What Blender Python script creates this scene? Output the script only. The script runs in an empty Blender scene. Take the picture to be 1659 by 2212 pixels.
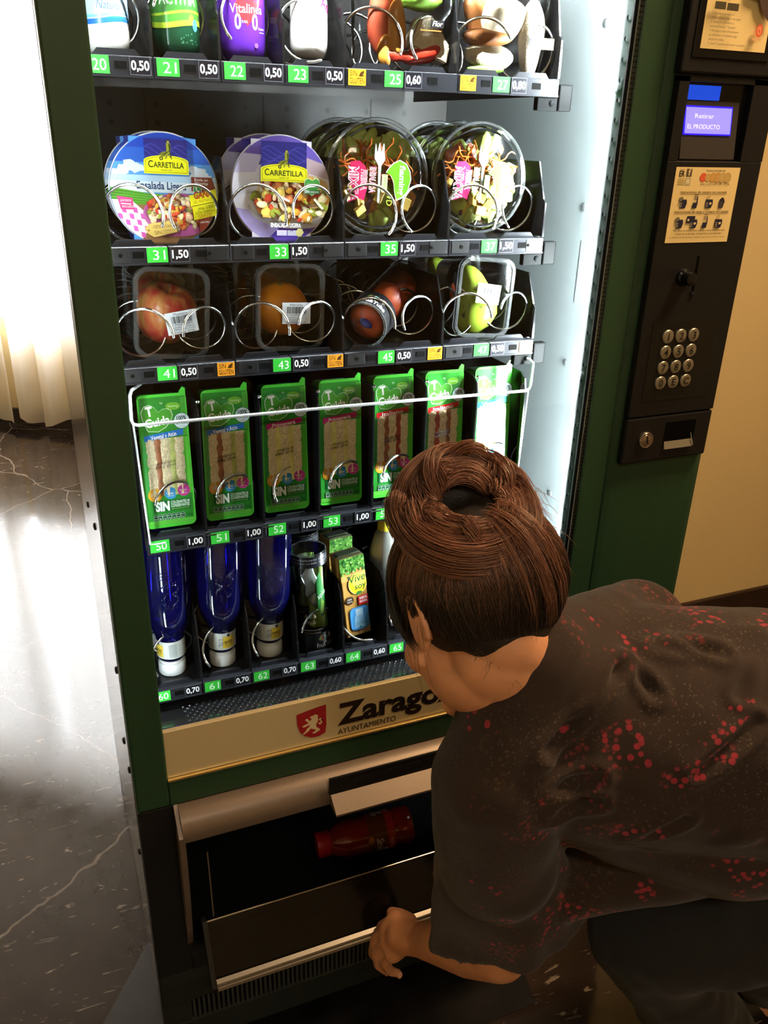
import bpy, bmesh, math, random
from mathutils import Vector, Matrix, Quaternion, noise
from math import sin, cos, pi, radians

SC = bpy.context.scene
COL = SC.collection

# ------------------------------------------------------------------ camera
CAM_POS = Vector((-0.0809, -1.0613, 1.4820))
CR = Vector((0.92591283, -0.37684879, 0.02589243))
CU = Vector((0.1350928, 0.39437431, 0.90896581))
CF = Vector((0.35275398, 0.83812522, -0.41606579))
cd = bpy.data.cameras.new('camera')
cd.sensor_fit = 'VERTICAL'
cd.sensor_height = 24.0
cd.lens = 1805.06 / 2212.0 * 24.0
cd.clip_start = 0.02
cam = bpy.data.objects.new('camera', cd)
COL.objects.link(cam)
cam.matrix_world = Matrix(((CR.x, CU.x, -CF.x, CAM_POS.x), (CR.y, CU.y, -CF.y, CAM_POS.y),
                           (CR.z, CU.z, -CF.z, CAM_POS.z), (0, 0, 0, 1)))
SC.camera = cam

# ------------------------------------------------------------------ world, view, lights
SC.view_settings.view_transform = 'Standard'
SC.view_settings.look = 'None'
SC.view_settings.exposure = 0.0
SC.view_settings.gamma = 1.0
SC.view_settings.use_curve_mapping = False
SC.cycles.max_bounces = 10
SC.cycles.transparent_max_bounces = 32
SC.cycles.sample_clamp_indirect = 6.0
SC.cycles.caustics_reflective = False
SC.cycles.caustics_refractive = False
w = bpy.data.worlds.new('world')
SC.world = w
w.use_nodes = True
w.node_tree.nodes['Background'].inputs[0].default_value = (1.0, 0.8, 0.6, 1)
w.node_tree.nodes['Background'].inputs[1].default_value = 0.02

WINDOW_STRENGTH = 32.0      # daylight sky behind the curtain
LED_STRENGTH = 1150.0       # light modules inside the machine
CEIL_POWER = 42.0          # warm ceiling lamp
def area_light(name, loc, target, sx, sy, power, color):
    ld = bpy.data.lights.new(name, 'AREA')
    ld.shape = 'RECTANGLE'; ld.size = sx; ld.size_y = sy
    ld.energy = power; ld.color = color
    o = bpy.data.objects.new(name, ld); COL.objects.link(o)
    o.location = loc
    o.rotation_euler = (Vector(target) - Vector(loc)).to_track_quat('-Z', 'Y').to_euler()
    return o
area_light('ceiling_lamp_light', (1.30, -0.45, 2.55), (1.05, -0.42, 0), 0.35, 0.35, CEIL_POWER, (1.0, 0.67, 0.36))
area_light('frontal_fill_light', (0.2, -2.0, 2.52), (0.2, -2.0, 0), 0.3, 0.3, 11.5, (1.0, 0.86, 0.66))  # unseen lamp added behind the camera as frontal fill

# ------------------------------------------------------------------ helpers
def lin(v):
    v /= 255.0
    return v / 12.92 if v <= 0.04045 else ((v + 0.055) / 1.055) ** 2.4
def c3(r, g=None, b=None):
    if isinstance(r, str):
        r = r.lstrip('#'); r, g, b = int(r[0:2], 16), int(r[2:4], 16), int(r[4:6], 16)
    return (lin(r), lin(g), lin(b))

MATS = {}
def nd(nt, t, **kw):
    n = nt.nodes.new(t)
    for k, v in kw.items():
        if k in ('operation', 'blend_type', 'data_type', 'attribute_name', 'noise_dimensions', 'feature', 'bands_direction', 'wave_type'):
            setattr(n, k, v)
    return n
def mat(name, col=(0.5, 0.5, 0.5), rough=0.5, metal=0.0, var=0.0, vscale=40.0, bump=0.0, bscale=200.0,
        spec=0.5, trans=0.0, alpha=1.0, emit=None, estr=0.0, coat=0.0, sss=0.0, sheen=0.0, aniso=None):
    if name in MATS: return MATS[name]
    m = bpy.data.materials.new(name); m.use_nodes = True
    nt = m.node_tree; b = nt.nodes['Principled BSDF']
    b.inputs['Base Color'].default_value = (*col, 1)
    b.inputs['Roughness'].default_value = rough
    b.inputs['Metallic'].default_value = metal
    b.inputs['Specular IOR Level'].default_value = spec
    b.inputs['Transmission Weight'].default_value = trans
    b.inputs['Alpha'].default_value = alpha
    b.inputs['Coat Weight'].default_value = coat
    b.inputs['Coat Roughness'].default_value = 0.08
    b.inputs['Subsurface Weight'].default_value = sss
    b.inputs['Subsurface Radius'].default_value = (0.01, 0.004, 0.002)
    b.inputs['Sheen Weight'].default_value = sheen
    if emit:
        b.inputs['Emission Color'].default_value = (*emit, 1)
        b.inputs['Emission Strength'].default_value = estr
    tc = nd(nt, 'ShaderNodeTexCoord')
    if var > 0:
        n = nd(nt, 'ShaderNodeTexNoise'); n.inputs['Scale'].default_value = vscale; n.inputs['Detail'].default_value = 4
        nt.links.new(tc.outputs['Object'], n.inputs['Vector'])
        r = nd(nt, 'ShaderNodeValToRGB')
        r.color_ramp.elements[0].position = 0.3; r.color_ramp.elements[1].position = 0.7
        r.color_ramp.elements[0].color = (*[x * (1 - var) for x in col], 1)
        r.color_ramp.elements[1].color = (*[min(1, x * (1 + var)) for x in col], 1)
        nt.links.new(n.outputs['Fac'], r.inputs['Fac']); nt.links.new(r.outputs['Color'], b.inputs['Base Color'])
    if bump > 0:
        n = nd(nt, 'ShaderNodeTexNoise'); n.inputs['Scale'].default_value = bscale; n.inputs['Detail'].default_value = 3
        mp = nd(nt, 'ShaderNodeMapping')
        if aniso: mp.inputs['Scale'].default_value = aniso
        nt.links.new(tc.outputs['Object'], mp.inputs['Vector']); nt.links.new(mp.outputs['Vector'], n.inputs['Vector'])
        bu = nd(nt, 'ShaderNodeBump'); bu.inputs['Strength'].default_value = bump; bu.inputs['Distance'].default_value = 0.002
        nt.links.new(n.outputs['Fac'], bu.inputs['Height']); nt.links.new(bu.outputs['Normal'], b.inputs['Normal'])
    MATS[name] = m
    return m
def print_mat(name, rough=0.35, coat=0.0):
    if name in MATS: return MATS[name]
    m = bpy.data.materials.new(name); m.use_nodes = True
    nt = m.node_tree; b = nt.nodes['Principled BSDF']
    a = nd(nt, 'ShaderNodeAttribute', attribute_name='Col')
    nt.links.new(a.outputs['Color'], b.inputs['Base Color'])
    b.inputs['Roughness'].default_value = rough
    b.inputs['Coat Weight'].default_value = coat
    MATS[name] = m
    return m
def clear_mat(name, tint=(1, 1, 1), gloss=0.12, rough=0.06, haze=0.0, hazecol=(0.8, 0.85, 0.85), fres=1.45):
    """thin clear plastic or glass sheet: tinted transparency with a fresnel reflection and a little haze"""
    if name in MATS: return MATS[name]
    m = bpy.data.materials.new(name); m.use_nodes = True
    nt = m.node_tree; nt.nodes.clear()
    out = nd(nt, 'ShaderNodeOutputMaterial')
    t = nd(nt, 'ShaderNodeBsdfTransparent'); t.inputs[0].default_value = (*tint, 1)
    g = nd(nt, 'ShaderNodeBsdfGlossy'); g.inputs['Roughness'].default_value = rough
    f = nd(nt, 'ShaderNodeFresnel'); f.inputs['IOR'].default_value = fres
    mth = nd(nt, 'ShaderNodeMath', operation='MULTIPLY_ADD'); mth.inputs[1].default_value = 1.0; mth.inputs[2].default_value = gloss
    mth.use_clamp = True
    nt.links.new(f.outputs[0], mth.inputs[0])
    mx = nd(nt, 'ShaderNodeMixShader')
    nt.links.new(mth.outputs[0], mx.inputs[0])
    base = t
    if haze > 0:
        d = nd(nt, 'ShaderNodeBsdfDiffuse'); d.inputs[0].default_value = (*hazecol, 1)
        tl = nd(nt, 'ShaderNodeBsdfTranslucent'); tl.inputs[0].default_value = (*hazecol, 1)
        dd = nd(nt, 'ShaderNodeMixShader'); dd.inputs[0].default_value = 0.5
        nt.links.new(d.outputs[0], dd.inputs[1]); nt.links.new(tl.outputs[0], dd.inputs[2])
        m2 = nd(nt, 'ShaderNodeMixShader'); m2.inputs[0].default_value = haze
        nt.links.new(t.outputs[0], m2.inputs[1]); nt.links.new(dd.outputs[0], m2.inputs[2])
        base = m2
    nt.links.new(base.outputs[0], mx.inputs[1]); nt.links.new(g.outputs[0], mx.inputs[2])
    nt.links.new(mx.outputs[0], out.inputs[0])
    MATS[name] = m
    return m

def obj(name, bm, mats, parent=None, smooth=False, loc=None, rot=None):
    me = bpy.data.meshes.new(name)
    bm.normal_update()
    bm.to_mesh(me); bm.free()
    for m in (mats if isinstance(mats, (list, tuple)) else [mats]): me.materials.append(m)
    if smooth:
        me.shade_smooth()
        if smooth != 'all':
            me.set_sharp_from_angle(angle=radians(40))
    o = bpy.data.objects.new(name, me); COL.objects.link(o)
    if parent: o.parent = parent
    if loc: o.location = loc
    if rot: o.rotation_euler = rot
    return o
def tag(o, label, cat, group=None, kind=None):
    o['label'] = label; o['category'] = cat
    if group: o['group'] = group
    if kind: o['kind'] = kind
    return o
def thing(name, label, cat, loc=(0, 0, 0), rot=(0, 0, 0), group=None):
    o = bpy.data.objects.new(name, None); COL.objects.link(o)
    o.empty_display_size = 0.05
    o.location = loc; o.rotation_euler = rot
    return tag(o, label, cat, group)
def struct(o):
    o['kind'] = 'structure'; return o
def kids(o): return [c for c in bpy.data.objects if c.parent == o]
def dup(root, loc, rot=None, label=None):
    r = root.copy(); COL.objects.link(r); r.location = loc
    if rot is not None: r.rotation_euler = rot
    if label: r['label'] = label
    for ch in kids(root):
        c = ch.copy(); COL.objects.link(c); c.parent = r
        for g in kids(ch):
            d = g.copy(); COL.objects.link(d); d.parent = c
    return r

def BM(): return bmesh.new()
def box(bm, x0, x1, y0, y1, z0, z1, mi=0, bev=0.0, seg=2):
    vs = [bm.verts.new((x, y, z)) for x in (x0, x1) for y in (y0, y1) for z in (z0, z1)]
    fs = []
    for q in ((0, 1, 3, 2), (4, 6, 7, 5), (0, 4, 5, 1), (2, 3, 7, 6), (0, 2, 6, 4), (1, 5, 7, 3)):
        f = bm.faces.new([vs[i] for i in q]); f.material_index = mi; fs.append(f)
    if bev > 0:
        es = list({e for f in fs for e in f.edges})
        r = bmesh.ops.bevel(bm, geom=es, offset=bev, segments=seg, affect='EDGES', profile=0.5)
        for f in r['faces']: f.material_index = mi
    return vs
def quad(bm, pts, mi=0):
    f = bm.faces.new([bm.verts.new(p) for p in pts]); f.material_index = mi; return f
def prism(bm, pts, axis, a, b, mi=0):
    """extrude a 2D outline; axis 'x': pts are (y,z); 'y': (x,z); 'z': (x,y)"""
    def P(p, t):
        return {'x': (t, p[0], p[1]), 'y': (p[0], t, p[1]), 'z': (p[0], p[1], t)}[axis]
    A = [bm.verts.new(P(p, a)) for p in pts]; B = [bm.verts.new(P(p, b)) for p in pts]
    n = len(pts); fs = []
    fs.append(bm.faces.new(A)); fs.append(bm.faces.new(B[::-1]))
    for i in range(n):
        fs.append(bm.faces.new((A[i], B[i], B[(i + 1) % n], A[(i + 1) % n])))
    for f in fs: f.material_index = mi
    bmesh.ops.recalc_face_normals(bm, faces=fs)
    return fs
def lathe(bm, prof, n=40, mi=0, mtx=None, cap=True, squash=1.0):
    """profile of (r,z) revolved about z"""
    mtx = mtx or Matrix()
    rings = []
    for r, z in prof:
        rings.append([bm.verts.new(mtx @ Vector((r * cos(2 * pi * k / n), r * squash * sin(2 * pi * k / n), z))) for k in range(n)])
    for a, b in zip(rings, rings[1:]):
        for k in range(n):
            f = bm.faces.new((a[k], a[(k + 1) % n], b[(k + 1) % n], b[k])); f.material_index = mi
    if cap:
        for R, rev in ((rings[0], True), (rings[-1], False)):
            f = bm.faces.new(R[::-1] if rev else R); f.material_index = mi
    return rings
def tube(bm, pts, r, n=10, mi=0, cap=True, taper=None):
    pts = [Vector(p) for p in pts]
    rings = []; up = None
    for i, p in enumerate(pts):
        t = (pts[min(i + 1, len(pts) - 1)] - pts[max(i - 1, 0)])
        if t.length < 1e-9: t = Vector((0, 0, 1))
        t.normalize()
        if up is None:
            up = t.orthogonal().normalized()
        else:
            up = (up - t * up.dot(t))
            up = up.normalized() if up.length > 1e-6 else t.orthogonal().normalized()
        s = t.cross(up)
        rr = r if taper is None else r * taper(i / (len(pts) - 1))
        rings.append([bm.verts.new(p + (up * cos(2 * pi * k / n) + s * sin(2 * pi * k / n)) * rr) for k in range(n)])
    for a, b in zip(rings, rings[1:]):
        for k in range(n):
            f = bm.faces.new((a[k], a[(k + 1) % n], b[(k + 1) % n], b[k])); f.material_index = mi
    if cap:
        bm.faces.new(rings[0][::-1]).material_index = mi; bm.faces.new(rings[-1]).material_index = mi
def ball(bm, c, rx, ry=None, rz=None, mi=0, rot=None, sub=3):
    ry = ry or rx; rz = rz or rx
    m = Matrix.Translation(c) @ (rot.to_4x4() if rot is not None else Matrix()) @ Matrix.Diagonal((rx, ry, rz, 1))
    r = bmesh.ops.create_icosphere(bm, subdivisions=sub, radius=1.0, matrix=m)
    for v in r['verts']:
        for f in v.link_faces: f.material_index = mi
    return r['verts']
def rrect(w, h, r, n=6, cx=0, cy=0):
    out = []
    for sx, sy, a0 in ((1, 1, 0), (-1, 1, 90), (-1, -1, 180), (1, -1, 270)):
        for k in range(n + 1):
            a = radians(a0 + 90 * k / n)
            out.append((cx + sx * (w / 2 - r) + r * cos(a), cy + sy * (h / 2 - r) + r * sin(a)))
    return out
def ell(cx, cy, rx, ry=None, n=28, rot=0.0):
    ry = ry or rx
    return [(cx + rx * cos(t) * cos(rot) - ry * sin(t) * sin(rot), cy + rx * cos(t) * sin(rot) + ry * sin(t) * cos(rot))
            for t in (2 * pi * k / n for k in range(n))]
def blob(cx, cy, r, rng, n=12, sq=1.0, rot=0.0, j=0.25):
    out = []
    for k in range(n):
        t = 2 * pi * k / n; q = r * (1 + rng.uniform(-j, j))
        x, y = q * cos(t), q * sq * sin(t)
        out.append((cx + x * cos(rot) - y * sin(rot), cy + x * sin(rot) + y * cos(rot)))
    return out

# text outlines from the built-in font, as triangles in the plane
_TXT = {}
def text_tris(s, bold=0.0):
    k = (s, bold)
    if k in _TXT: return _TXT[k]
    cu = bpy.data.curves.new('t', 'FONT'); cu.body = s; cu.resolution_u = 3; cu.offset = bold
    o = bpy.data.objects.new('t', cu)
    me = o.to_mesh()
    me.calc_loop_triangles()
    vs = [v.co.copy() for v in me.vertices]
    tr = [[(vs[i].x, vs[i].y) for i in t.vertices] for t in me.loop_triangles]
    o.to_mesh_clear(); bpy.data.objects.remove(o); bpy.data.curves.remove(cu)
    _TXT[k] = tr
    return tr

class Pr:
    """a printed sheet: flat coloured shapes (millimetres) stacked in hair-thin layers, mapped onto a surface"""
    def __init__(s, gap=0.012):
        s.it = []; s.L = 0; s.gap = gap
    def poly(s, pts, col, layer=None):
        if layer is None: s.L += 1; layer = s.L
        s.it.append((pts, col, layer))
    def rect(s, x0, y0, x1, y1, col, layer=None): s.poly([(x0, y0), (x1, y0), (x1, y1), (x0, y1)], col, layer)
    def text(s, t, x, y, h, col, al='C', bold=0.0, width=None, rot=0.0, shear=0.0, flip=False, layer=None, serif=False):
        tr = text_tris(t, bold)
        if not tr: return
        xs = [p[0] for q in tr for p in q]; x0, x1 = min(xs), max(xs)
        k = h / 0.69
        kx = k if width is None else width / max(1e-6, (x1 - x0))
        ox = {'L': x0, 'C': (x0 + x1) / 2, 'R': x1}[al]
        if layer is None: s.L += 1; layer = s.L
        cr, sr = cos(rot), sin(rot)
        for q in tr:
            pp = []
            for px, py in q:
                u = (px - ox) * kx + shear * py * k; v = py * k
                if flip: u, v = -u, -v
                pp.append((x + u * cr - v * sr, y + u * sr + v * cr))
            s.it.append((pp, col, layer))
    def build(s, name, mapf, mtl, parent=None, cut=None, cutv=None, scale=0.001):
        bm = BM(); cl = bm.loops.layers.float_color.new('Col')
        for pts, col, layer in s.it:
            try: f = bm.faces.new([bm.verts.new((p[0] * scale, p[1] * scale, layer * s.gap * 0.001)) for p in pts])
            except ValueError: continue
            for l in f.loops: l[cl] = (*col, 1.0)
        bmesh.ops.triangulate(bm, faces=[f for f in bm.faces if len(f.verts) > 4])
        for axis, step in ((0, cut), (1, cutv)):
            if not step: continue
            xs = [v.co[axis] for v in bm.verts]
            k0, k1 = int(math.floor(min(xs) / step)), int(math.ceil(max(xs) / step))
            for k in range(k0 + 1, k1):
                co = [0, 0, 0]; co[axis] = k * step; no = [0, 0, 0]; no[axis] = 1
                bmesh.ops.bisect_plane(bm, geom=bm.verts[:] + bm.edges[:] + bm.faces[:], plane_co=co, plane_no=no)
        for v in bm.verts: v.co = mapf(v.co.x, v.co.y, v.co.z)
        me = bpy.data.meshes.new(name); bm.to_mesh(me); bm.free()
        me.materials.append(mtl)
        o = bpy.data.objects.new(name, me); COL.objects.link(o)
        if parent: o.parent = parent
        return o
def flat(y0, x0=0.0, z0=0.0):
    return lambda u, v, h: Vector((x0 + u, y0 - h - 0.0002, z0 + v))
def wrap(R, a0=0.0, z0=0.0, cx=0.0, cy=0.0):
    """wrap u around a vertical cylinder; u=0 faces -y (turned by a0)"""
    def f(u, v, h):
        r = (R(v) if callable(R) else R) + 0.0002 + h
        a = a0 + u / (R(v) if callable(R) else R)
        return Vector((cx + r * sin(a), cy - r * cos(a), z0 + v))
    return f
WHITE = c3(250, 250, 248); BLACK = c3(18, 18, 20)
PRINT = print_mat('printed_gloss', 0.3, 0.2)
PAPER = print_mat('printed_paper', 0.6)
# ------------------------------------------------------------------ setting
def marble():
    m = bpy.data.materials.new('dark_marble'); m.use_nodes = True
    nt = m.node_tree; b = nt.nodes['Principled BSDF']; L = nt.links.new
    tc = nd(nt, 'ShaderNodeTexCoord')
    n1 = nd(nt, 'ShaderNodeTexNoise'); n1.inputs['Scale'].default_value = 2.3; n1.inputs['Detail'].default_value = 8; n1.inputs['Roughness'].default_value = 0.65
    L(tc.outputs['Object'], n1.inputs['Vector'])
    r1 = nd(nt, 'ShaderNodeValToRGB')
    r1.color_ramp.elements[0].position = 0.35; r1.color_ramp.elements[0].color = (0.012, 0.0085, 0.0075, 1)
    r1.color_ramp.elements[1].position = 0.68; r1.color_ramp.elements[1].color = (0.046, 0.030, 0.023, 1)
    L(n1.outputs['Fac'], r1.inputs['Fac'])
    # fine crystal flecks
    mp = nd(nt, 'ShaderNodeMapping'); mp.inputs['Rotation'].default_value = (0, 0, 0.6); mp.inputs['Scale'].default_value = (1.0, 3.6, 1)
    n2 = nd(nt, 'ShaderNodeTexNoise'); n2.inputs['Scale'].default_value = 11; n2.inputs['Detail'].default_value = 6; n2.inputs['Distortion'].default_value = 2.4
    L(tc.outputs['Object'], mp.inputs['Vector']); L(mp.outputs[0], n2.inputs['Vector'])
    r2 = nd(nt, 'ShaderNodeValToRGB'); r2.color_ramp.elements[0].position = 0.645; r2.color_ramp.elements[1].position = 0.70
    r2.color_ramp.elements[0].color = (0, 0, 0, 1); r2.color_ramp.elements[1].color = (1, 1, 1, 1)
    L(n2.outputs['Fac'], r2.inputs['Fac'])
    # long thin veins
    vo = nd(nt, 'ShaderNodeTexVoronoi', feature='DISTANCE_TO_EDGE'); vo.inputs['Scale'].default_value = 1.15
    n3 = nd(nt, 'ShaderNodeTexNoise'); n3.inputs['Scale'].default_value = 5; n3.inputs['Detail'].default_value = 4
    mxv = nd(nt, 'ShaderNodeVectorMath', operation='MULTIPLY_ADD'); mxv.inputs[1].default_value = (0.09, 0.09, 0.09)
    L(tc.outputs['Object'], n3.inputs['Vector']); L(n3.outputs['Color'], mxv.inputs[0]); L(tc.outputs['Object'], mxv.inputs[2])
    L(mxv.outputs[0], vo.inputs['Vector'])
    r3 = nd(nt, 'ShaderNodeValToRGB'); r3.color_ramp.elements[0].position = 0.0; r3.color_ramp.elements[1].position = 0.0016
    r3.color_ramp.elements[0].color = (1, 1, 1, 1); r3.color_ramp.elements[1].color = (0, 0, 0, 1)
    L(vo.outputs['Distance'], r3.inputs['Fac'])
    n4 = nd(nt, 'ShaderNodeTexNoise'); n4.inputs['Scale'].default_value = 3.1
    L(tc.outputs['Object'], n4.inputs['Vector'])
    m4 = nd(nt, 'ShaderNodeMath', operation='MULTIPLY'); L(r3.outputs[0], m4.inputs[0]); L(n4.outputs['Fac'], m4.inputs[1])
    ad = nd(nt, 'ShaderNodeMath', operation='MAXIMUM'); L(m4.outputs[0], ad.inputs[0]); 
    m5 = nd(nt, 'ShaderNodeMath', operation='MULTIPLY'); m5.inputs[1].default_value = 0.55; L(r2.outputs[0], m5.inputs[0]); L(m5.outputs[0], ad.inputs[1])
    mx = nd(nt, 'ShaderNodeMix', data_type='RGBA'); mx.inputs['B'].default_value = (0.42, 0.34, 0.27, 1)
    L(ad.outputs[0], mx.inputs['Factor']); L(r1.outputs[0], mx.inputs['A']); L(mx.outputs['Result'], b.inputs['Base Color'])
    b.inputs['Roughness'].default_value = 0.16
    n5 = nd(nt, 'ShaderNodeTexNoise'); n5.inputs['Scale'].default_value = 14
    L(tc.outputs['Object'], n5.inputs['Vector'])
    mr = nd(nt, 'ShaderNodeMapRange'); mr.inputs['To Min'].default_value = 0.06; mr.inputs['To Max'].default_value = 0.16
    L(n5.outputs['Fac'], mr.inputs['Value']); L(mr.outputs[0], b.inputs['Roughness'])
    b.inputs['Specular IOR Level'].default_value = 0.45
    return m
WALLP = mat('beige_plaster', c3(226, 202, 150), 0.75, var=0.03, vscale=3, bump=0.05, bscale=300)
CEILP = mat('white_ceiling', (0.52, 0.43, 0.33), 0.8, var=0.02)
BASEB = mat('dark_wood_baseboard', c3(52, 36, 30), 0.4, var=0.2, vscale=8)

bm = BM(); box(bm, -3.2, 3.2, -3.2, 5.2, -0.1, 0.0)
struct(obj('floor', bm, marble()))
# a thin dark slab on the floor round the machine's foot
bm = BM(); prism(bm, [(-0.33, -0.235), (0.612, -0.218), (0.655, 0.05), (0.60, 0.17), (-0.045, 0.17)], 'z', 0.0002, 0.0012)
struct(obj('floor_slab_1', bm, mat('dark_slab', (0.009, 0.008, 0.008), 0.3, var=0.6, vscale=15)))
bm = BM(); box(bm, -3.2, 3.2, -3.2, 5.2, 2.7, 2.8)
struct(obj('ceiling', bm, CEILP))
bm = BM(); box(bm, 0.3, 3.2, 0.76, 0.92, 0, 2.7)
struct(obj('wall_right', bm, WALLP))
bm = BM(); box(bm, 0.3, 3.2, 0.745, 0.76, 0, 0.09, bev=0.004)
struct(obj('baseboard_right', bm, BASEB))
bm = BM(); box(bm, 3.2, 3.3, -3.2, 5.2, 0, 2.7)
struct(obj('wall_far_right', bm, WALLP))
bm = BM(); box(bm, -3.2, 3.2, -3.3, -3.2, 0, 2.7)
struct(obj('wall_back', bm, WALLP))
bm = BM(); box(bm, -3.3, -3.2, -3.2, 5.2, 0, 2.7)
struct(obj('wall_left', bm, WALLP))

# the window wall stands obliquely behind the machine: local x runs along it, -y faces the room
WROT = math.atan2(-0.26, 0.35)
WORG = Vector((-0.165, 3.57, 0))
def wl(o):
    o.location = WORG; o.rotation_euler = (0, 0, WROT); return o
WX0, WX1, WZ0, WZ1 = -1.25, 0.62, 0.56, 2.45
bm = BM()
box(bm, -2.9, WX0, 0.0, 0.2, 0, 2.7); box(bm, WX1, 1.6, 0.0, 0.2, 0, 2.7)
box(bm, WX0, WX1, 0.0, 0.2, 0, WZ0); box(bm, WX0, WX1, 0.0, 0.2, WZ1, 2.7)
struct(wl(obj('wall_window', bm, WALLP)))
bm = BM(); box(bm, -2.9, 1.6, -0.018, 0.0, 0, 0.085, bev=0.003)
struct(wl(obj('baseboard_window', bm, BASEB)))
bm = BM()
for x0, x1 in ((WX0, WX0 + 0.06), (WX1 - 0.06, WX1), (-0.36, -0.28)): box(bm, x0, x1, 0.06, 0.12, WZ0, WZ1, bev=0.004)
box(bm, WX0 + 0.06, WX1 - 0.06, 0.06, 0.12, WZ0, WZ0 + 0.06, bev=0.004); box(bm, WX0 + 0.06, WX1 - 0.06, 0.06, 0.12, WZ1 - 0.06, WZ1, bev=0.004)
win = struct(wl(obj('window_1', bm, mat('white_window_paint', (0.8, 0.8, 0.78), 0.4))))
bm = BM(); quad(bm, [(WX0 + 0.05, 0.09, WZ0 + 0.05), (WX1 - 0.05, 0.09, WZ0 + 0.05), (WX1 - 0.05, 0.09, WZ1 - 0.05), (WX0 + 0.05, 0.09, WZ1 - 0.05)])
g = obj('window_pane', bm, clear_mat('window_glass', (0.98, 0.98, 0.98), 0.0)); g.parent = win; g['kind'] = 'structure'
bm = BM(); quad(bm, [(WX0 - 0.3, 0.5, WZ0 - 0.4), (WX1 + 0.3, 0.5, WZ0 - 0.4), (WX1 + 0.3, 0.5, WZ1 + 0.4), (WX0 - 0.3, 0.5, WZ1 + 0.4)])
sky = wl(obj('daylight_sky', bm, mat('bright_sky', (0, 0, 0), 1, emit=(0.93, 0.96, 1.0), estr=WINDOW_STRENGTH)))
sky['kind'] = 'structure'

# sheer curtain hanging in front of the window
CURT = bpy.data.materials.new('sheer_cream_cloth'); CURT.use_nodes = True
nt = CURT.node_tree; nt.nodes.clear(); L = nt.links.new
o_ = nd(nt, 'ShaderNodeOutputMaterial'); d_ = nd(nt, 'ShaderNodeBsdfDiffuse'); t_ = nd(nt, 'ShaderNodeBsdfTranslucent'); p_ = nd(nt, 'ShaderNodeBsdfTransparent')
wv = nd(nt, 'ShaderNodeTexNoise'); wv.inputs['Scale'].default_value = 900
tcn = nd(nt, 'ShaderNodeTexCoord'); L(tcn.outputs['Object'], wv.inputs['Vector'])
d_.inputs[0].default_value = (0.88, 0.85, 0.80, 1); t_.inputs[0].default_value = (0.92, 0.88, 0.82, 1)
m1 = nd(nt, 'ShaderNodeMixShader'); m1.inputs[0].default_value = 0.55; L(d_.outputs[0], m1.inputs[1]); L(t_.outputs[0], m1.inputs[2])
mr = nd(nt, 'ShaderNodeMapRange'); mr.inputs['To Min'].default_value = 0.72; mr.inputs['To Max'].default_value = 0.95; L(wv.outputs['Fac'], mr.inputs['Value'])
m2 = nd(nt, 'ShaderNodeMixShader'); L(mr.outputs[0], m2.inputs[0]); L(p_.outputs[0], m2.inputs[1]); L(m1.outputs[0], m2.inputs[2]); L(m2.outputs[0], o_.inputs[0])
def curtain(name, x0, x1, label, seed):
    rng = random.Random(seed)
    bm = BM(); nx, nz = 110, 26; g = []
    ph = rng.uniform(0, 6)
    for j in range(nz + 1):
        t = j / nz; row = []
        for i in range(nx + 1):
            s = i / nx; x = x0 + (x1 - x0) * s
            amp = 0.035 * (0.35 + 0.65 * (1 - t))
            y = -0.10 + amp * sin(s * 34 + ph + 0.6 * sin(s * 9)) + 0.012 * sin(s * 71 + 2)
            z = 0.058 + 0.02 * sin(s * 17 + ph) * (1 - t) + t * 2.5
            row.append(bm.verts.new((x, y, z)))
        g.append(row)
    for j in range(nz):
        for i in range(nx): bm.faces.new((g[j][i], g[j][i + 1], g[j + 1][i + 1], g[j + 1][i]))
    o = wl(obj(name, bm, CURT, smooth='all'))
    # stitched hem along the bottom
    bm = BM(); pts = [(v.co.x, v.co.y, v.co.z) for v in o.data.vertices[:nx + 1]]
    lo = [bm.verts.new((a, b - 0.0025, c)) for a, b, c in pts]; hi = [bm.verts.new((a, b - 0.0025, c + 0.045)) for a, b, c in pts]
    for i in range(nx): bm.faces.new((lo[i], lo[i + 1], hi[i + 1], hi[i]))
    obj('hem', bm, CURT, o, smooth='all')
    return tag(o, label, 'curtain')
curtain('curtain', -1.5, -0.02, 'white sheer curtain hanging in the sunlit window, left of the other curtain panel', 3)
curtain('curtain', -0.04, 0.8, 'white sheer curtain panel nearest the machine side, its hem just off the floor', 8)

# ceiling lamps; the second is an unseen fixture added for frontal fill
for nm, x, y, s, lab in (('ceiling_or_fill_lamp', 1.30, -0.45, 0.22, 'square warm ceiling lamp above the crouching person'),
                         ('ceiling_or_fill_lamp', 0.2, -2.0, 0.2, 'added square warm fill lamp on the ceiling behind the viewpoint')):
    t = thing(nm, lab, 'lamp', (x, y, 2.7))
    bm = BM(); box(bm, -s, s, -s, s, -0.13, 0.0, bev=0.006)
    obj('housing', bm, mat('lamp_white', (0.8, 0.8, 0.78), 0.4), t)
    bm = BM(); box(bm, -s + 0.02, s - 0.02, -s + 0.02, s - 0.02, -0.137, -0.131)
    obj('diffuser', bm, mat('lamp_glow', (0.9, 0.85, 0.7), 0.5, emit=(1, 0.7, 0.38), estr=3.0), t)

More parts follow.
